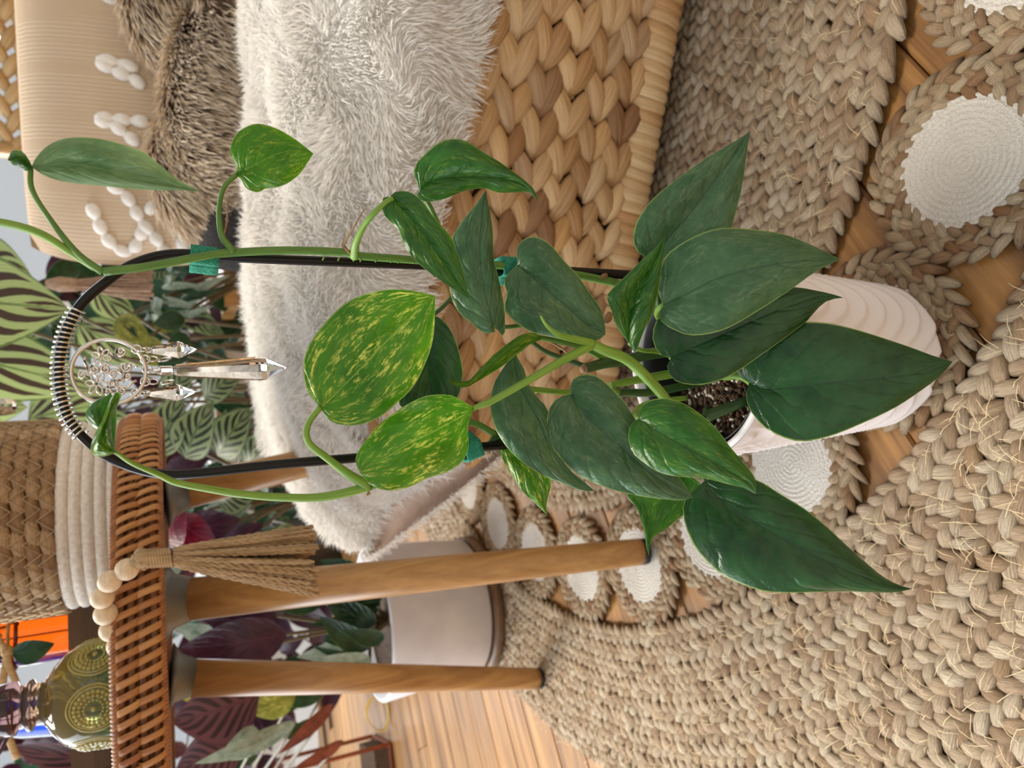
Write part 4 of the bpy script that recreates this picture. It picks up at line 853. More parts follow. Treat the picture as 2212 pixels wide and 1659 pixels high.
# velcro ties
m_vel = noisy('teal_velcro', srgb(22, 112, 92), srgb(58, 158, 132), 900, .95, .6)
def tie(c, w_px, h_px, label, rot=0.):
    e = empty('plant_tie', P3(*c, TY-.006), 0, label, 'plant tie', 'teal plant ties'); cc = np.array(e.location); w = pxm(w_px, cc); h = pxm(h_px, cc)
    axis = unit(HP[np.argmin(np.linalg.norm(HP-cc, axis=1))+1 if np.argmin(np.linalg.norm(HP-cc, axis=1)) < 218 else 218] - HP[np.argmin(np.linalg.norm(HP-cc, axis=1))]); axis = unit(axis + np.array([rot, 0, 0])); sd = unit(np.cross(axis, [0, 1., 0])); fwd = np.cross(sd, axis)
    n = 24; a = np.linspace(0, 2*math.pi, n); V = np.zeros((n, 5, 3))
    for i in range(n):
        for j in range(5): V[i, j] = cc + axis*w*(j/4-.5) + sd*h*.5*np.sign(math.cos(a[i]))*abs(math.cos(a[i]))**.45 + fwd*.0085*np.sign(math.sin(a[i]))*abs(math.sin(a[i]))**.45 + [0, .006, 0]
    o = child(MB().grid(V).mesh('band', m_vel), 'band', m_vel, e); so = o.modifiers.new('s', 'SOLIDIFY'); so.thickness = .0012
    Vt = np.zeros((6, 5, 3))
    for i in range(6):
        for j in range(5): Vt[i, j] = cc + axis*w*(j/4-.5) + sd*h*(.5+.06*i) + fwd*(-.002+.0012*i) + [0, .004, 0]
    o = child(MB().grid(Vt).mesh('loose_end', m_vel), 'loose_end', m_vel, e); so = o.modifiers.new('s', 'SOLIDIFY'); so.thickness = .0012
tie((443, 552), 58, 44, 'teal velcro plant tie around the vine beside the lettered cushion')
tie((1102, 576), 36, 46, 'teal velcro plant tie half hidden by a silvery leaf')
tie((1022, 972), 40, 44, 'teal velcro plant tie under the variegated leaf above the suede', .3)
# ================================================================ side table: rattan tray on three splayed wooden legs
TC = np.array([-.285, .960]); TR = .258; TZ0, TZ1 = .566, .606
tab = empty('rattan_side_table', (TC[0], TC[1], 0), 0, 'round side table with a woven rattan tray on beech legs', 'side table')
m_leg = wood_mat('beech_wood', srgb(148, 102, 54), srgb(196, 150, 92), srgb(212, 170, 112), scale=(16, 16, 1.0), rough=.35, rings=2.2)
m_metal = plain('grey_steel', srgb(120, 118, 112), .45, Metallic=.8)
legs = [((1392, 1191, 0.0), (352, 1301, .862)), ((1164, 1466, 0.0), (362, 1466, 1.000)), (None, (362, 1072, 1.055))]
for foot, top in legs:
    T3 = ony(*top); T3[2] = TZ0 - .004
    if foot: B3 = onz(foot[0], foot[1], .016)
    else: B3 = np.array([T3[0] + (T3[0]-TC[0])*.55, T3[1] + .09, .004])
    ax = unit(T3-B3); lp = B3 + ax*.004
    o = MB().tube([lp, lp+ax*.01, (B3+T3)/2, T3 - ax*.02], [.0165, .0168, .0205, .0235], 24).obj('leg', m_leg, tab); o.location = (-TC[0], -TC[1], 0)
    o2 = MB().tube([B3 - ax*.003, lp + ax*.001], [.0158, .0168], 20).obj('foot_pad', plain('black_rubber', srgb(22, 22, 24), .6), o)
    o3 = MB().tube([T3 - ax*.024, T3 - ax*.006, T3 + [0, 0, .003]], [.0236, .030, .043], 24).obj('bracket', m_metal, tab); o3.location = (-TC[0], -TC[1], 0)
m_rat = strand_mat('rattan_wrap', [srgb(160, 98, 50), srgb(196, 138, 80), srgb(178, 116, 62), srgb(210, 156, 98), srgb(168, 106, 56)], .35, (1, 10), .4, island=False, spec=.5)
m_rat2 = strand_mat('rattan_binding', [srgb(140, 84, 42), srgb(176, 116, 62), srgb(158, 98, 50)], .4, (1, 10), .4, spec=.5)
m_reed = wood_mat('rattan_reed', srgb(92, 56, 30), srgb(146, 92, 50), None, scale=(6, 6, 60), rough=.5, rings=3)
MB().lathe([(.001, TZ0+.006), (TR-.010, TZ0+.006), (TR-.006, TZ0), (.001, TZ0)], 96, caps=(False, False)).obj('tray_floor', m_reed, tab)
MB().lathe([(TR-.010, TZ0), (TR-.004, TZ0), (TR-.004, TZ1-.003), (TR-.010, TZ1-.003), (TR-.010, TZ0)], 128, caps=(False, False)).obj('tray_wall', m_reed, tab)
for z in (TZ0+.006, TZ0+.016, TZ0+.0245, TZ0+.033):
    an = np.linspace(0, 2*math.pi, 128, endpoint=False)
    MB().tube(np.stack([(TR-.003)*np.cos(an), (TR-.003)*np.sin(an), 0*an+z], 1), .0038, 6, closed=True).obj('reed', m_reed, tab)
def wrap_strip(h, sl, w):
    n, m = 9, 5; V = np.zeros((n, m, 3)); uv = np.zeros((n, m, 2))
    for i in range(n):
        t = i/(n-1)
        for j in range(m):
            a = j/(m-1)*2-1; V[i, j] = (sl*(t-.5)*-1 + a*w/2, -.0030 - .0042*math.sin(math.pi*t)**.6*(1-.55*a*a) + .004*(abs(2*t-1)**6), h*(t-.5)); uv[i, j] = (t, j/(m-1))
    return MB().grid(V, uv).mesh('wrap', m_rat)
wm = wrap_strip(.0235, .0085, .0066); NW = 142
for row in (0, 1):
    for i in range(NW):
        a = (i + .5*row)/NW*2*math.pi
        link('wrap', wm, tab, (TR*math.cos(a)*.999, TR*math.sin(a)*.999, TZ0 + .0105 + .0165*row), (0, random.gauss(0, .05), a + math.pi/2))
an = np.linspace(0, 2*math.pi, 2400, endpoint=False); tw = 300
for zc, rr, nm_ in ((TZ1-.003, .0052, 'rim_binding'), (TZ0-.0005, .0030, 'foot_binding')):
    core = np.stack([(TR-.005)*np.cos(an), (TR-.005)*np.sin(an), 0*an+zc], 1); rad = np.stack([np.cos(an), np.sin(an), 0*an], 1); ph = an*tw
    O = []; X = []; Y = []; Z = []
    k = 420; aa = np.arange(k)/k*2*math.pi; rd = np.stack([np.cos(aa), np.sin(aa), 0*aa], 1); tg = np.stack([-np.sin(aa), np.cos(aa), 0*aa], 1); zz = np.tile([0, 0, 1.], (k, 1))
    V, Q, U = stamp(ST[0], ST[1], ST[2], rd*(TR-.002)+zz*zc, (zz*.95-tg*.45)*rr*2.4, tg*.0052, rd*rr*1.2)
    link(nm_, fast_mesh(nm_, V, Q, m_rat2, U), tab)
    MB().tube(core[::20], rr*.8, 8, closed=True).obj('rim_core', m_reed, tab)
# ================================================================ wooden beads with a jute tassel, laid over the tray rim
m_bead = wood_mat('pale_wood_bead', srgb(206, 178, 140), srgb(232, 212, 184), None, scale=(40, 40, 120), rough=.5, rings=1.4)
gar = empty('bead_garland', ony(254, 1310, .71), 0, 'pale wooden bead garland with a jute tassel over tray rim', 'garland')
bd = [(274, 1230, .694), (237, 1256, .700), (221, 1291, .708), (228, 1326, .716), (240, 1361, .722), (256, 1394, .728), (270, 1424, .735), (284, 1450, .745)]
for x, y, Y in bd:
    p = ony(x, y, Y); r = 24*((p-CAM) @ FW)/F
    child(MB().ball(p, r, 20, 14).mesh('bead', m_bead), 'bead', m_bead, gar)
child(MB().tube(smoothpath([ony(*q) for q in [(305, 1208, .690)]+bd], 40), .0013, 6).mesh('cord', m_tas), 'cord', m_tas, gar)
m_jt = noisy('jute_tassel_yarn', srgb(150, 122, 88), srgb(196, 168, 130), 240, .9, .4, stretch=(1, 1, .15))
rn = random.Random(9); kn = ony(309, 1207, .688); nk = ony(352, 1204, .690); en = ony(676, 1212, .70)
mb = MB(); mb.ball(kn, .0088, 16, 10)
for k in range(26):
    a = rn.uniform(0, 6.28); t = rn.uniform(.2, 2.6); d = np.array([math.cos(a)*math.sin(t), math.sin(a)*math.sin(t), math.cos(t)])
    mb.ball(kn + d*.0078, (.0026, .0026, .0022), 7, 5)
tk = child(mb.mesh('tassel_knot', m_jt), 'tassel_knot', m_jt, gar)
mb = MB()
for i in range(9): 
    c = kn*(1-(i+1.6)/13) + ony(388, 1203, .690)*((i+1.6)/13)
    an = np.linspace(0, 2*math.pi, 18, endpoint=False); mb.tube(c + np.stack([np.cos(an), np.sin(an), .12*np.cos(an)], 1)*.0074, .0015, 6, closed=True)
child(mb.mesh('tassel_neck', m_jt), 'tassel_neck', m_jt, tk)
nk = ony(375, 1204, .690); L = np.linalg.norm(en-nk); axd = unit(en-nk)
for k in range(120):                                             # each yarn of the skirt
    a = rn.uniform(0, 6.28); q = math.sqrt(rn.uniform(0.05, 1)); d = np.array([math.cos(a)*q, math.sin(a)*q, 0])
    ln = L*rn.uniform(.93, 1.04); pts = [nk + d*.007, nk + d*.013 + axd*ln*.2, nk + d*.022 + axd*ln*.55, nk + d*np.array([.034, .026, 1]) + axd*ln*.99]
    n = 26; Pp = resample(smoothpath(pts, 30), n); T = unit(np.gradient(Pp, axis=0)); s1 = unit(np.cross(T, [0, 1., 0.01])); s2 = np.cross(T, s1); ph = np.linspace(0, 14*math.pi, n) + a
    mb = MB()
    for o_ in (0, math.pi): mb.tube(Pp + (s1*np.cos(ph+o_)[:, None] + s2*np.sin(ph+o_)[:, None])*.00105, .0015, 4, False)
    child(mb.mesh('yarn', m_jt), 'yarn', m_jt, tk)
# ================================================================ rope and seagrass planter on the tray
bc = ony(180, 1108, .985); bx, by = bc[0], bc[1]; br = .104; bz = TZ0 + .0062
bas = empty('seagrass_basket', (bx, by, bz), 0, 'brown stitched seagrass basket with a white rope foot on tray', 'basket')
m_rope = noisy('white_rope', srgb(216, 204, 190), srgb(244, 236, 224), 220, .9, .7)
m_sea = strand_mat('seagrass', [srgb(146, 114, 82), srgb(184, 152, 114), srgb(168, 134, 98), srgb(204, 174, 134), srgb(156, 122, 88)], .7, (2, 12), .8)
an = np.linspace(0, 2*math.pi, 180, endpoint=False)
rh = .0120
for k in range(8):
    r = br - .010*max(0, 2-k)**1.3*.4 ; wob = .0006*np.sin(an*90+k)
    MB().tube(np.stack([(r+wob)*np.cos(an), (r+wob)*np.sin(an), 0*an + rh*.5 + k*rh], 1), rh*.54, 10, closed=True).obj('rope_coil', m_rope, bas)
MB().lathe([(.001, .004), (br-.010, .004), (br-.006, .03), (br-.006, .30), (br-.010, .30), (br-.012, .03)], 64, caps=(False, False)).obj('liner', plain('basket_liner', srgb(70, 52, 36), .9), bas)
sr = .0128; k0 = 8*rh
for k in range(17):
    n = 30; aa = (np.arange(n) + .5*(k % 2) + RNG.normal(0, .08, n))/n*2*math.pi; rd = np.stack([np.cos(aa), np.sin(aa), 0*aa], 1); tg = np.stack([-np.sin(aa), np.cos(aa), 0*aa], 1); zz = np.tile([0, 0, 1.], (n, 1))
    V, Q, U = stamp(*strand_template(8, 7, .12, .5), rd*(br+.002) + zz*(k0 + sr*(k+.5)), (tg + zz*.12)*.036, (zz - tg*.12)*.0155, rd*.014)
    link('seagrass_coil', fast_mesh('seagrass_coil', V, Q, m_sea, U), bas)
mb = MB(); m_st = plain('stitch_thread', srgb(196, 170, 132), .8)
for k in range(17):
    n = 60; aa = np.arange(n+1)/n*2*math.pi; z = k0 + sr*(k+.5) + sr*.62*np.where(np.arange(n+1) % 2 == 0, 1, -1); mb.tube(np.stack([(br+.0105)*np.cos(aa), (br+.0105)*np.sin(aa), z], 1), .0008, 4, False)
mb.obj('stitching', m_st, bas, kind='stuff')
# foliage rising from the basket (above the frame) is cut away by the picture edge; a few stems stand inside
# ================================================================ embossed glass carafe
vc = ony(230, 1492, .845); va = empty('glass_carafe', (vc[0], vc[1], bz), 0, 'gold and green glass carafe with embossed rosettes', 'carafe')
ng = NT('gold_green_glass'); oc = ng.n('ShaderNodeTexCoord').outputs['Object']; sx = ng.n('ShaderNodeSeparateXYZ'); ng.l(oc, sx.inputs[0])
ng.col(ng.ramp(ng.math('MULTIPLY', sx.outputs[2], 6.), [(.05, srgb(30, 130, 84)), (.28, srgb(120, 150, 96)), (.50, srgb(196, 172, 96)), (.72, srgb(120, 92, 84)), (.95, srgb(84, 62, 74))]))
ng.set(Roughness=.08, IOR=1.35, Transmission_Weight=.78, Metallic=.0); ng.b.inputs['Specular IOR Level'].default_value = .9; m_vg = ng.m
m_ros = plain('rosette_glass', srgb(206, 190, 110), .06, Transmission_Weight=.35, IOR=1.4); R = .0535
prof = [(.001, 0), (R*.80, 0), (R*.93, .006), (R*.98, .022), (R*1.0, .050), (R*.97, .068), (R*.84, .085), (R*.62, .096), (R*.46, .101), (.0215, .104), (.0205, .108), (.0205, .112)]
prof += [(.0245, .114), (.0245, .118), (.021, .120), (.021, .126), (.0255, .128), (.0255, .142), (.0215, .144), (.0195, .18), (.019, .24)]
MB().lathe(prof, 72, caps=(True, False)).obj('body', m_vg, va); vbody = va.children[0]
for a0 in np.arange(6)*2*math.pi/6 + math.radians(-86):
    mb = MB(); zc = .057; nrm = np.array([math.cos(a0), math.sin(a0), .0]); tg = np.array([-math.sin(a0), math.cos(a0), 0]); 
    def onb(u, v):
        aa = a0 + u/R; rr = np.interp(zc+v, [p[1] for p in prof[2:9]], [p[0] for p in prof[2:9]]); return np.array([rr*math.cos(aa), rr*math.sin(aa), zc+v])
    mb.ball(onb(0, 0), .0026, 8, 6)
    for rr_, cnt, sz in ((.0085, 16, .0015), (.0125, 20, .0019), (.0165, 24, .0023)):
        for q_ in range(cnt): t = q_/cnt*2*math.pi; mb.ball(onb(rr_*math.cos(t), rr_*math.sin(t)), sz, 7, 5)
    for rr_ in (.0205, .0235): mb.tube([onb(rr_*math.cos(t), rr_*math.sin(t)) for t in np.linspace(0, 2*math.pi, 40, endpoint=False)], .0010, 5, closed=True)
    mb.obj('rosette', m_ros, vbody, label='embossed beaded rosette in the glass')
MB().tube(smoothpath([(-.022, 0, .136), (-.045, -.002, .150), (-.055, 0, .175), (-.050, 0, .21), (-.02, 0, .232)], 30), .0042, 10).obj('handle', m_vg, va)
# ================================================================ bottle crate with two bottles
cr = ony(160, 1440, 1.075); crate = empty('bottle_crate', (cr[0], cr[1], bz), math.radians(4), 'dark slatted wooden crate behind the embossed glass carafe', 'crate')
m_cr = wood_mat('dark_crate_wood', srgb(66, 46, 28), srgb(104, 76, 48), None, scale=(1, 14, 14), rough=.6, rings=3)
for z, h_ in ((.030, .034), (.084, .042)):
    for y in (-.048, .048): MB().box((0, y, z), (.235, .008, h_)).obj('slat', m_cr, crate, False)
for x in (-.112, .112): MB().box((x, 0, .052), (.010, .096, .104)).obj('end_panel', m_cr, crate, False)
MB().box((0, 0, .004), (.22, .09, .008)).obj('bottom', m_cr, crate, False)
def bottle(name, loc, prof, col, label, rough=.03, tr=.9):
    e = empty(name, loc, 0, label, 'bottle'); m = plain(name+'_glass', col, rough, Transmission_Weight=tr, IOR=1.35); MB().lathe(prof, 40, caps=(True, False)).obj('body', m, e); return e
cb = np.array([cr[0], cr[1]])
am = bottle('amber_bottle', (cb[0]+.055, cb[1], bz+.010), [(.001, 0), (.038, 0), (.041, .006), (.041, .15), (.036, .175), (.016, .20), (.0145, .25), (.0175, .252), (.0175, .262)], srgb(146, 56, 5), 'amber glass bottle with a raffia bow in the slatted crate')
bl = bottle('blue_bottle', (cb[0]-.048, cb[1], bz+.010), [(.001, 0), (.036, 0), (.039, .006), (.038, .10), (.030, .15), (.018, .19), (.016, .25), (.019, .252), (.019, .262)], srgb(24, 50, 150), 'cobalt blue glass bottle in the slatted crate')
m_raf = wood_mat('raffia', srgb(168, 130, 82), srgb(214, 182, 132), None, scale=(60, 60, 6), rough=.7)
an = np.linspace(0, 2*math.pi, 40, endpoint=False); MB().tube(np.stack([.0425*np.cos(an), .0425*np.sin(an), 0*an+.158], 1), .004, 6, closed=True, flat=.5).obj('raffia_band', m_raf, am); rfb = [c for c in am.children if c.name.startswith('raffia_band')][0]
MB().ball((-.008, -.045, .158), (.008, .006, .007), 10, 7).obj('raffia_knot', m_raf, rfb)
for pts in ([(-.008, -.047, .158), (-.022, -.052, .156), (-.040, -.054, .150), (-.060, -.053, .146)], [(-.006, -.047, .160), (.012, -.052, .166), (.03, -.05, .170)], [(-.01, -.047, .158), (-.05, -.056, .162), (-.10, -.058, .158), (-.135, -.056, .150)]):
    MB().tube(smoothpath(pts, 14), .0045, 6, flat=.35, up=(0, 1, 0)).obj('raffia_tail', m_raf, rfb)
def flat_leaf(P, T, W, n0, n=16, m=5, cup=.12, wp=.75):
    """simple ovate blade from base P to tip T, width W, facing n0"""
    P = np.asarray(P, float); T = np.asarray(T, float); ax = T-P; L = np.linalg.norm(ax); ax /= L; sd = unit(np.cross(ax, n0)); nn = np.cross(sd, ax); s = np.linspace(0, 1, n)
    w = np.sin(math.pi*s**wp)**.85; V = np.zeros((n, 2*m+1, 3)); UV = np.zeros((n, 2*m+1, 2))
    for k in range(-m, m+1):
        q = k/m; V[:, k+m] = P + ax*(L*s)[:, None] + sd*(W/2*w*q)[:, None] + nn*(W*cup*(q*q*w) - L*.10*np.sin(math.pi*s)*-1)[:, None]; UV[:, k+m, 0] = s; UV[:, k+m, 1] = q
    return MB().grid(V, UV)
flat_leaf((-.012, -.050, .152), (-.004, -.056, .108), .030, (0, -1, .1)).obj('sprig_leaf', LM['dark'], am)
# ================================================================ house plants behind
def pattern_mat(name, lightc, darkc, midc, back=.30, n_=8., rough=.35):
    n = NT(name); uv = n.n('ShaderNodeTexCoord').outputs['UV']; sx = n.n('ShaderNodeSeparateXYZ'); n.l(uv, sx.inputs[0]); U, Vv = sx.outputs[0], sx.outputs[1]; av = n.math('ABSOLUTE', Vv)
    ph = n.math('SUBTRACT', n.math('MULTIPLY', U, n_), n.math('MULTIPLY', av, 2.6)); s = n.math('SINE', n.math('MULTIPLY', ph, 2*math.pi))
    win_ = n.math('MULTIPLY', n.math('LESS_THAN', av, .78), n.math('GREATER_THAN', av, .06)); lens = n.math('SUBTRACT', s, n.math('MULTIPLY', n.math('ABSOLUTE', n.math('SUBTRACT', av, .40)), 2.1))
    k = n.math('MULTIPLY', win_, n.math('SMOOTH_MAX', n.math('MULTIPLY', n.math('GREATER_THAN', lens, -.35), 1.), 0., .05))
    fine = n.math('SINE', n.math('MULTIPLY', ph, 2*math.pi*5)); base = n.mix(n.math('MULTIPLY_ADD', fine, .22, .22), lightc, midc)
    c = n.mix(k, base, darkc); c = n.mix(n.math('LESS_THAN', av, .03), c, midc); c = n.mix(n.math('GREATER_THAN', av, .93), c, midc)
    n.col(c).set(Roughness=rough); n.bump(fine, .15, .002)
    tl = n.n('ShaderNodeBsdfTranslucent'); ms = n.n('ShaderNodeMixShader'); ms.inputs[0].default_value = back; n.l(c, tl.inputs[0]); n.l(n.b.outputs[0], ms.inputs[1]); n.l(tl.outputs[0], ms.inputs[2]); n.l(ms.outputs[0], n.out.inputs[0]); return n.m
m_cal = pattern_mat('calathea_leaf', srgb(172, 188, 124), srgb(66, 50, 40), srgb(98, 118, 62), .40, 3.2)
m_cal2 = pattern_mat('calathea_leaf_dark', srgb(150, 166, 116), srgb(30, 44, 26), srgb(46, 66, 36), .2, 6.)
m_mar = pattern_mat('maroon_calathea_leaf', srgb(98, 58, 62), srgb(48, 24, 30), srgb(84, 40, 50), .2, 7.)
m_pink = leaf_mat('crimson_leaf', srgb(84, 12, 32), srgb(122, 22, 48), trans=.15, rib=srgb(160, 60, 80), edge=srgb(120, 30, 50))
m_pur = leaf_mat('purple_leaf', srgb(44, 18, 34), srgb(74, 34, 54), trans=.15, rib=srgb(90, 50, 66), edge=srgb(70, 40, 50))
m_brn = leaf_mat('russet_leaf', srgb(96, 44, 32), srgb(140, 72, 52), trans=.2, rib=srgb(160, 110, 80), edge=srgb(120, 70, 50))
m_dkl = leaf_mat('deep_green_leaf', srgb(18, 46, 26), srgb(40, 80, 46), trans=.15, rib=srgb(60, 96, 60))
m_sil_l = leaf_mat('silver_green_leaf', srgb(120, 142, 124), srgb(186, 198, 182), srgb(60, 96, 60), .8, trans=.2, rib=srgb(70, 100, 74))
m_spk = leaf_mat('speckled_leaf', srgb(98, 106, 34), srgb(150, 146, 60), srgb(206, 196, 110), .9, trans=.3)
m_stk = stem_mat('leaf_stalk', srgb(92, 66, 56), srgb(120, 110, 66))
m_terra = noisy('plain_terracotta', srgb(150, 84, 56), srgb(178, 106, 74), 40, .8)
m_dpot = noisy('dark_stoneware', srgb(40, 36, 34), srgb(62, 56, 52), 30, .5)
m_wpot = noisy('white_glazed', srgb(214, 210, 214), srgb(230, 227, 230), 14, .45, .05)
def bg_leaf(e, x0, y0, x1, y1, wpx, Y0, Y1, mat, tilt=(0, -1, .25), stem=True, name='leaf'):
    P = ony(x0, y0, Y0); T = ony(x1, y1, Y1); d = ((P+T)/2-CAM) @ FW
    lf = child(flat_leaf(P, T, wpx*d/F, np.array(tilt, float)).mesh(name, mat), name, mat, e)
    if stem:
        b = np.array(e['root']); L = np.linalg.norm(P-b)
        pts = smoothpath([b, b*.6+P*.4 + [0, 0, .18*L], P - unit(T-P)*-.002], 14); child(MB().tube(pts, np.linspace(.0045, .0028, 14), 6).mesh('stalk', m_stk), 'stalk', m_stk, lf)
def potted(name, X, Y, r, h, label, cat, mat, taper=.8, ribs=0, group=None):
    e = empty(name, (X, Y, .0128 if math.hypot(X-RC[0], Y-RC[1]) < 1.16 else .0003), 0, label, cat, group); e['root'] = (X, Y, h*.9)
    n = 72; pr = [(.001, 0), (r*taper*.96, 0), (r*taper, .006), (r, h-.004), (r-.003, h), (r-.010, h), (r-.012, h*.86), (.001, h*.86)]
    mb = MB(); mb.lathe(pr, n, caps=(False, False))
    if ribs:
        v = mb.v[0]; rr = np.hypot(v[:, 0], v[:, 1]); a = np.arctan2(v[:, 1], v[:, 0]); k = 1 + .02*np.cos(a*ribs)*(rr > r*.5); v[:, 0] *= k; v[:, 1] *= k
    mb.obj('pot', mat, e)
    MB().lathe([(.001, h*.88), (r-.011, h*.88)], 32, caps=(False, False)).obj('soil', mso, e); return e
# striped calathea with large leaves between cushion and basket
c1 = potted('striped_calathea', .02, 1.72, .12, .26, 'calathea with large pale leaves striped in dark brown', 'plant', m_terra)
for a in ((-170, 640, 150, 668, 215, 1.35, 1.32, (-.1, -1, .1)), (-190, 745, 215, 842, 165, 1.48, 1.44, (.1, -1, .1)), (-60, 560, 70, 600, 120, 1.55, 1.5, (0, -1, .2)), (60, 905, 262, 868, 120, 1.6, 1.55, (.1, -1, .3)), (170, 700, 330, 790, 90, 1.75, 1.72, (.1, -1, .3)), (-150, 870, 60, 880, 120, 1.7, 1.7, (0, -1, .2)), (200, 620, 300, 700, 70, 1.8, 1.78, (0, -1, .3)), (200, 900, 330, 960, 80, 1.8, 1.78, (0, -1, .3))):
    bg_leaf(c1, *a[:7], m_cal, a[7])
# dark herringbone calathea low behind the table
c2 = potted('herringbone_calathea', -.02, 1.60, .10, .20, 'low calathea with dark leaves barred in pale green', 'plant', m_terra)
for a in ((345, 985, 395, 850, 95, 1.42, 1.40, (0, -1, .5)), (400, 990, 460, 868, 100, 1.40, 1.36, (0, -1, .5)), (470, 985, 545, 880, 95, 1.42, 1.36, (0, -1, .6)), (530, 1010, 610, 935, 90, 1.40, 1.34, (0, -1, .6)), (360, 870, 420, 790, 70, 1.5, 1.46, (.1, -1, .4)), (440, 860, 530, 800, 70, 1.52, 1.46, (.1, -1, .5)), (560, 1000, 640, 1010, 60, 1.42, 1.38, (0, -1, .7)), (470, 1080, 560, 1060, 80, 1.5, 1.45, (0, -1, .6))):
    bg_leaf(c2, *a[:7], m_cal2, a[7])
# spiky trailing plant and speckled leaves beside the fur
c3 = potted('spiky_houseplant', .30, 1.66, .10, .22, 'spiky green leaved plant in a white ribbed pot behind throw', 'plant', m_wpot, .9, 40)
for k in range(22):
    x0 = 280 + random.uniform(-20, 120); y0 = 640 + random.uniform(-60, 60); x1 = x0 + random.uniform(10, 110); y1 = y0 + random.uniform(-60, 60)
    bg_leaf(c3, x0, y0, x1, y1, random.uniform(14, 24), 1.62, 1.56, m_dkl if k % 3 else m_sil_l, (0, -1, .3), k % 3 == 0)
for a in ((250, 690, 330, 740, 60, 1.60, 1.56), (300, 740, 380, 790, 60, 1.62, 1.58), (330, 700, 410, 690, 50, 1.64, 1.60)):
    bg_leaf(c3, *a, m_spk, (0, -1, .3))
c3b = potted('ribbed_pot_plant', .12, 1.50, .085, .235, 'white fluted planter standing behind the fur throw', 'planter', m_wpot, .9, 36)
for a in ((400, 690, 330, 700, 45, 1.5, 1.5), (405, 760, 340, 790, 45, 1.5, 1.5), (410, 730, 360, 750, 40, 1.46, 1.44)): bg_leaf(c3b, *a, m_dkl, (0, -1, .4))
st = empty('plant_stand', (.52, 2.20, .0003), math.radians(8), 'low brown wooden plant stand behind the white fluted planter', 'plant stand')
MB().box((0, 0, .40), (.6, .25, .035)).obj('top', m_leg, st, False)
for x in (-.27, .27):
    for y in (-.1, .1): MB().box((x, y, .191), (.03, .03, .382)).obj('leg', m_leg, st, False)
# crimson and purple plants seen under the tray
c4 = potted('crimson_leaved_plant', -.22, 1.62, .10, .24, 'dark purple plant with crimson leaves seen under tray', 'plant', m_wpot)
for a, mt in (((352, 1170, 400, 1095, 85, 1.42, 1.38), m_pink), ((380, 1120, 470, 1180, 75, 1.45, 1.42), m_pink), ((400, 1150, 520, 1120, 80, 1.5, 1.46), m_pur), ((470, 1190, 570, 1130, 70, 1.5, 1.46), m_pur), ((420, 1230, 350, 1180, 60, 1.52, 1.5), m_pur), ((500, 1220, 600, 1210, 60, 1.54, 1.5), m_pur), ((440, 1120, 545, 1090, 60, 1.55, 1.52), m_sil_l), ((360, 1030, 450, 990, 60, 1.55, 1.52), m_pur), ((560, 1150, 640, 1180, 50, 1.5, 1.46), m_dkl), ((400, 960, 330, 930, 50, 1.58, 1.56), m_pur), ((360, 1235, 395, 1200, 44, 1.5, 1.5), m_sil_l)):
    bg_leaf(c4, *a, mt, (.05, -1, .35))
# big white planter on the floor behind the legs
fp = onz(1092, 1345, .016); fpY = fp[1] + .135
c5 = empty('floor_planter', (fp[0], fpY, .0), 0, 'wide white floor planter with dark leafy plants behind table legs', 'planter')
c5['root'] = (fp[0], fpY, .19); zt = ony(848, 1345, fpY-.14)[2]
MB().lathe([(.001, .034), (.118, .034), (.128, .042), (.142, zt-.004), (.139, zt), (.132, zt), (.128, zt-.03), (.001, zt-.03)], 72, caps=(False, False)).obj('pot', m_wpot, c5)
MB().lathe([(.001, .013), (.125, .013), (.132, .018), (.132, .034), (.125, .034), (.001, .034)], 72, caps=(False, False)).obj('saucer', wood_mat('saucer_wood', srgb(96, 70, 48), srgb(136, 104, 74)), c5)
MB().lathe([(.001, zt-.025), (.129, zt-.025)], 40, caps=(False, False)).obj('soil', mso, c5)
for a, mt in (((620, 1370, 390, 1400, 110, 1.22, 1.24), m_pur), ((600, 1330, 440, 1340, 80, 1.26, 1.28), m_pur), ((700, 1300, 560, 1280, 60, 1.25, 1.25), m_dkl), ((800, 1400, 690, 1330, 55, 1.2, 1.18), m_dkl), ((810, 1350, 700, 1290, 60, 1.22, 1.22), m_dkl), ((820, 1300, 760, 1230, 50, 1.24, 1.24), m_dkl), ((800, 1430, 690, 1420, 50, 1.2, 1.18), m_sil_l), ((790, 1380, 640, 1420, 44, 1.26, 1.26), m_sil_l), ((780, 1240, 690, 1210, 46, 1.28, 1.28), m_dkl), ((800, 1320, 700, 1380, 50, 1.3, 1.3), m_dkl), ((830, 1380, 740, 1360, 40, 1.17, 1.15), m_dkl), ((560, 1400, 370, 1345, 60, 1.3, 1.32), m_sil_l)):
    bg_leaf(c5, *a, mt, (.05, -1, .3))
for k in range(26):
    x0 = random.uniform(760, 830); y0 = random.uniform(1270, 1440); bg_leaf(c5, x0, y0, x0-random.uniform(30, 110), y0+random.uniform(-50, 50), random.uniform(12, 22), fpY-.05, fpY-.08, m_dkl, (0, -1, .3), False)
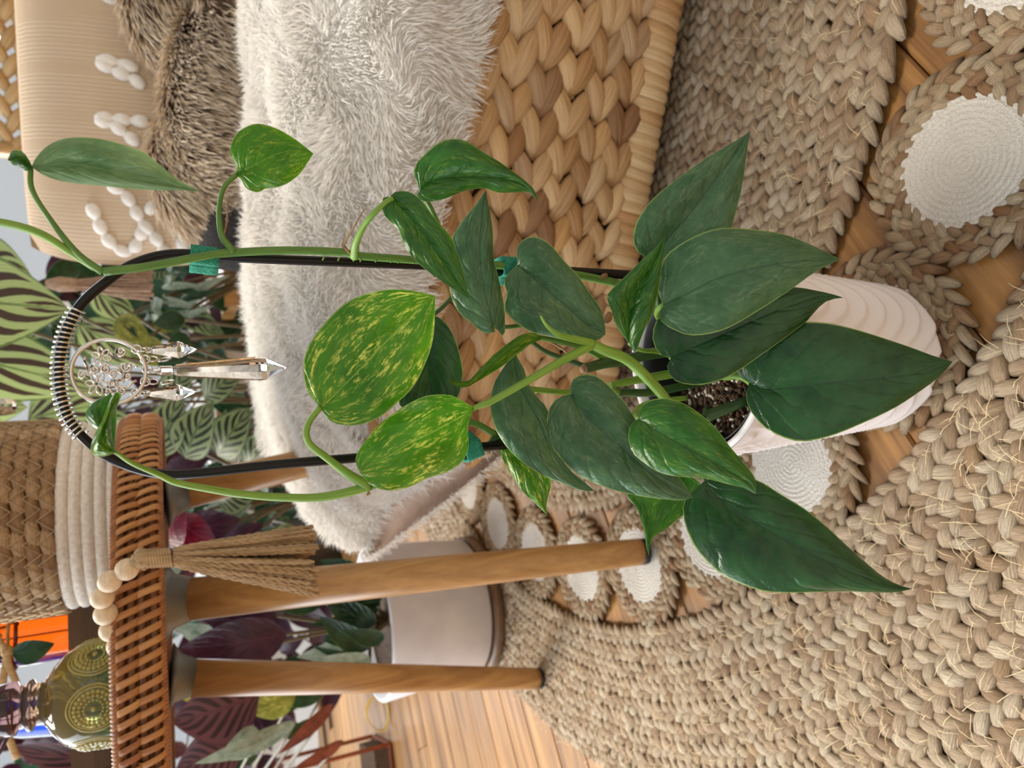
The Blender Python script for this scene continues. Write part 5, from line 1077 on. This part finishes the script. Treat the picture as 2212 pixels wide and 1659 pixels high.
# maroon plants at the far left
c6 = potted('maroon_calathea', -1.40, 2.1, .12, .22, 'maroon calathea with barred leaves left of the table', 'plant', m_dpot)
for a, mt in (((560, 1500, 370, 1560, 150, 1.36, 1.34), m_mar), ((520, 1600, 380, 1660, 120, 1.40, 1.40), m_mar), ((330, 1640, 20, 1610, 85, 1.25, 1.22), m_mar), ((380, 1700, 60, 1670, 90, 1.2, 1.2), m_cal2), ((640, 1490, 520, 1530, 80, 1.42, 1.40), m_spk), ((560, 1580, 470, 1640, 60, 1.32, 1.28), m_sil_l), ((640, 1560, 420, 1650, 42, 1.30, 1.27), m_sil_l), ((720, 1520, 600, 1630, 30, 1.38, 1.35), m_brn), ((700, 1500, 560, 1490, 50, 1.45, 1.43), m_dkl), ((690, 1560, 600, 1590, 40, 1.42, 1.40), m_dkl), ((470, 1480, 380, 1500, 60, 1.5, 1.48), m_spk), ((740, 1600, 640, 1655, 26, 1.36, 1.33), m_brn), ((520, 1440, 400, 1440, 70, 1.56, 1.56), m_pur)):
    bg_leaf(c6, *a, mt, (.1, -1, .3))
# copper edged glass terrarium behind
tp = onz(846, 1680, 0); te = empty('glass_terrarium', (tp[0]-.05, tp[1]+.05, .0003), math.radians(18), 'clear glass terrarium with copper edges on the wooden floor', 'terrarium')
m_cop = plain('copper', srgb(176, 104, 78), .3, Metallic=.9); w, d_, h_ = .26, .22, .30
cs = [(-w/2, -d_/2), (w/2, -d_/2), (w/2, d_/2), (-w/2, d_/2)]
for k in range(4):
    (xa, ya), (xb, yb) = cs[k], cs[(k+1) % 4]
    for z in (.006, h_): MB().tube([(xa, ya, z), (xb, yb, z)], .006, 4).obj('edge', m_cop, te, False)
    MB().tube([(xa, ya, .006), (xa, ya, h_)], .006, 4).obj('edge', m_cop, te, False)
    MB().tube([(xa, ya, h_), (0, 0, h_+.12)], .005, 4).obj('edge', m_cop, te, False)
    a_, b_ = np.array([xa, ya, 0]), np.array([xb, yb, 0]); nn = np.array([0, 0, 1.])
    MB().add([a_+nn*.008, b_+nn*.008, b_+nn*(h_-.004), a_+nn*(h_-.004)], [(0, 1, 2, 3)]).obj('pane', gl_pane if 'gl_pane' in globals() else bpy.data.materials['window_glass'], te, False)
MB().box((0, 0, .03), (w-.02, d_-.02, .045)).obj('gravel', mso, te, False)
# yellow loop of tape lying by the planter
yl = onz(838, 1535, .0); yo = empty('yellow_loop', yl, math.radians(10), 'loop of yellow ribbon on the floor left of the planter', 'ribbon')
an = np.linspace(0, 2*math.pi, 40, endpoint=False); V = np.stack([.050*np.cos(an)*(1-.25*np.sin(an)), .02*np.sin(an), .034+.030*np.sin(an)], 1); V[:, 2] += .002-V[:, 2].min()+.001
Vv = np.stack([V + [0, -.008, 0], V + [0, .008, 0]], 1); Vv = np.concatenate([Vv, Vv[:1]]); o = MB().grid(Vv).obj('band', plain('yellow_plastic', srgb(226, 182, 60), .35), yo); so = o.modifiers.new('s', 'SOLIDIFY'); so.thickness = .003
# woven rope chair back at the picture's top corner
rc_ = empty('rope_chair', (.95, 1.72, .0128), math.radians(-12), 'chair with a thick plaited rope back behind the lettered cushion', 'chair')
m_rp = strand_mat('plaited_rope', [srgb(190, 156, 108), srgb(214, 184, 138), srgb(200, 168, 122)], .7, (1, 20), .8)
for zc in (.70, .745, .79, .835):
    O = []; X = []; Y = []; Z = []
    for i in range(14):
        for s_ in (-1, 1):
            O.append((-.40+i*.055+.014*s_, 0, zc+.011*s_)); X.append(np.array([math.cos(.5*s_), 0, math.sin(.5*s_)])*.07); Y.append(np.array([-math.sin(.5*s_), 0, math.cos(.5*s_)])*.027); Z.append((0, -.026, 0))
    V, Q, U = stamp(*strand_template(8, 8, .2, .5), *(np.array(q, float) for q in (O, X, Y, Z))); link('rope_plait', fast_mesh('rope_plait', V, Q, m_rp, U), rc_)
for x in (-.42, .40):
    MB().tube([(x, .03, 0), (x, .02, .45), (x, 0, .88)], .018, 12).obj('post', m_leg, rc_)
    MB().tube([(x, -.42, 0), (x, -.42, .42)], .018, 12).obj('leg', m_leg, rc_)
MB().box((-.01, -.2, .43), (.84, .46, .04)).obj('seat', m_leg, rc_, False)
# a second crystal hanging from the basket plants, only its tip in view
hc = empty('crystal_prism', ony(-60, 876, .9), 0, 'clear crystal drop hanging beside the seagrass basket', 'crystal')
T3 = ony(-60, 876, .9); E3 = ony(36, 878, .9); ax = E3-T3; v = []
for t, r in ((0, .004), (.75, .0085), (.93, .0075), (1, .003)):
    for k in range(8): v.append(ax*t + np.array([math.cos(k*math.pi/4)*r, math.sin(k*math.pi/4)*r, 0]))
MB().add(v, [(i*8+k, i*8+(k+1) % 8, (i+1)*8+(k+1) % 8, (i+1)*8+k) for i in range(3) for k in range(8)] + [tuple(range(8))[::-1], tuple(24+k for k in range(8))]).obj('drop', m_cry, hc, False)
MB().tube([(0, 0, 0), (0, 0, .25)], .0006, 5).obj('thread', m_st, hc)
# dense dark foliage filling the space under the window
def shrub(name, X, Y, r, h, label, boxes, mats, n, size):
    e = potted(name, X, Y, r, h, label, 'plant', m_dpot)
    for k in range(n):
        x0, y0, x1, y1 = random.choice(boxes); x = random.uniform(x0, x1); y = random.uniform(y0, y1); a = random.uniform(0, 6.28); L = random.uniform(*size)
        yy = Y - .25 + random.uniform(-.12, .25)
        bg_leaf(e, x, y, x + L*math.cos(a), y + L*math.sin(a), L*random.uniform(.35, .55), yy, yy - .05, random.choice(mats), (random.uniform(-.5, .5), -1, random.uniform(0, .9)), k % 6 == 0)
    return e
shrub('bushy_houseplant', .12, 2.35, .13, .3, 'bushy dark green plant crowding the window behind the calathea', [(60, 560, 330, 700), (230, 600, 500, 760), (150, 860, 420, 1000)], [m_dkl, m_dkl, m_cal2, m_pur], 90, (60, 130))
shrub('leafy_houseplant', -.38, 2.30, .13, .3, 'dense dark leafy plant under the window behind tray', [(350, 880, 620, 1060), (400, 1060, 640, 1240), (520, 860, 640, 960)], [m_dkl, m_dkl, m_pur, m_cal2], 90, (60, 120))
shrub('dusky_foliage_plant', -.70, 2.72, .14, .3, 'dusky maroon and green plant behind the table legs', [(360, 1230, 700, 1460), (360, 1480, 640, 1659), (380, 1400, 720, 1500), (20, 1560, 250, 1659)], [m_dkl, m_pur, m_mar, m_pur], 100, (70, 140))
for e in bpy.data.objects:
    if 'root' in e: del e['root']
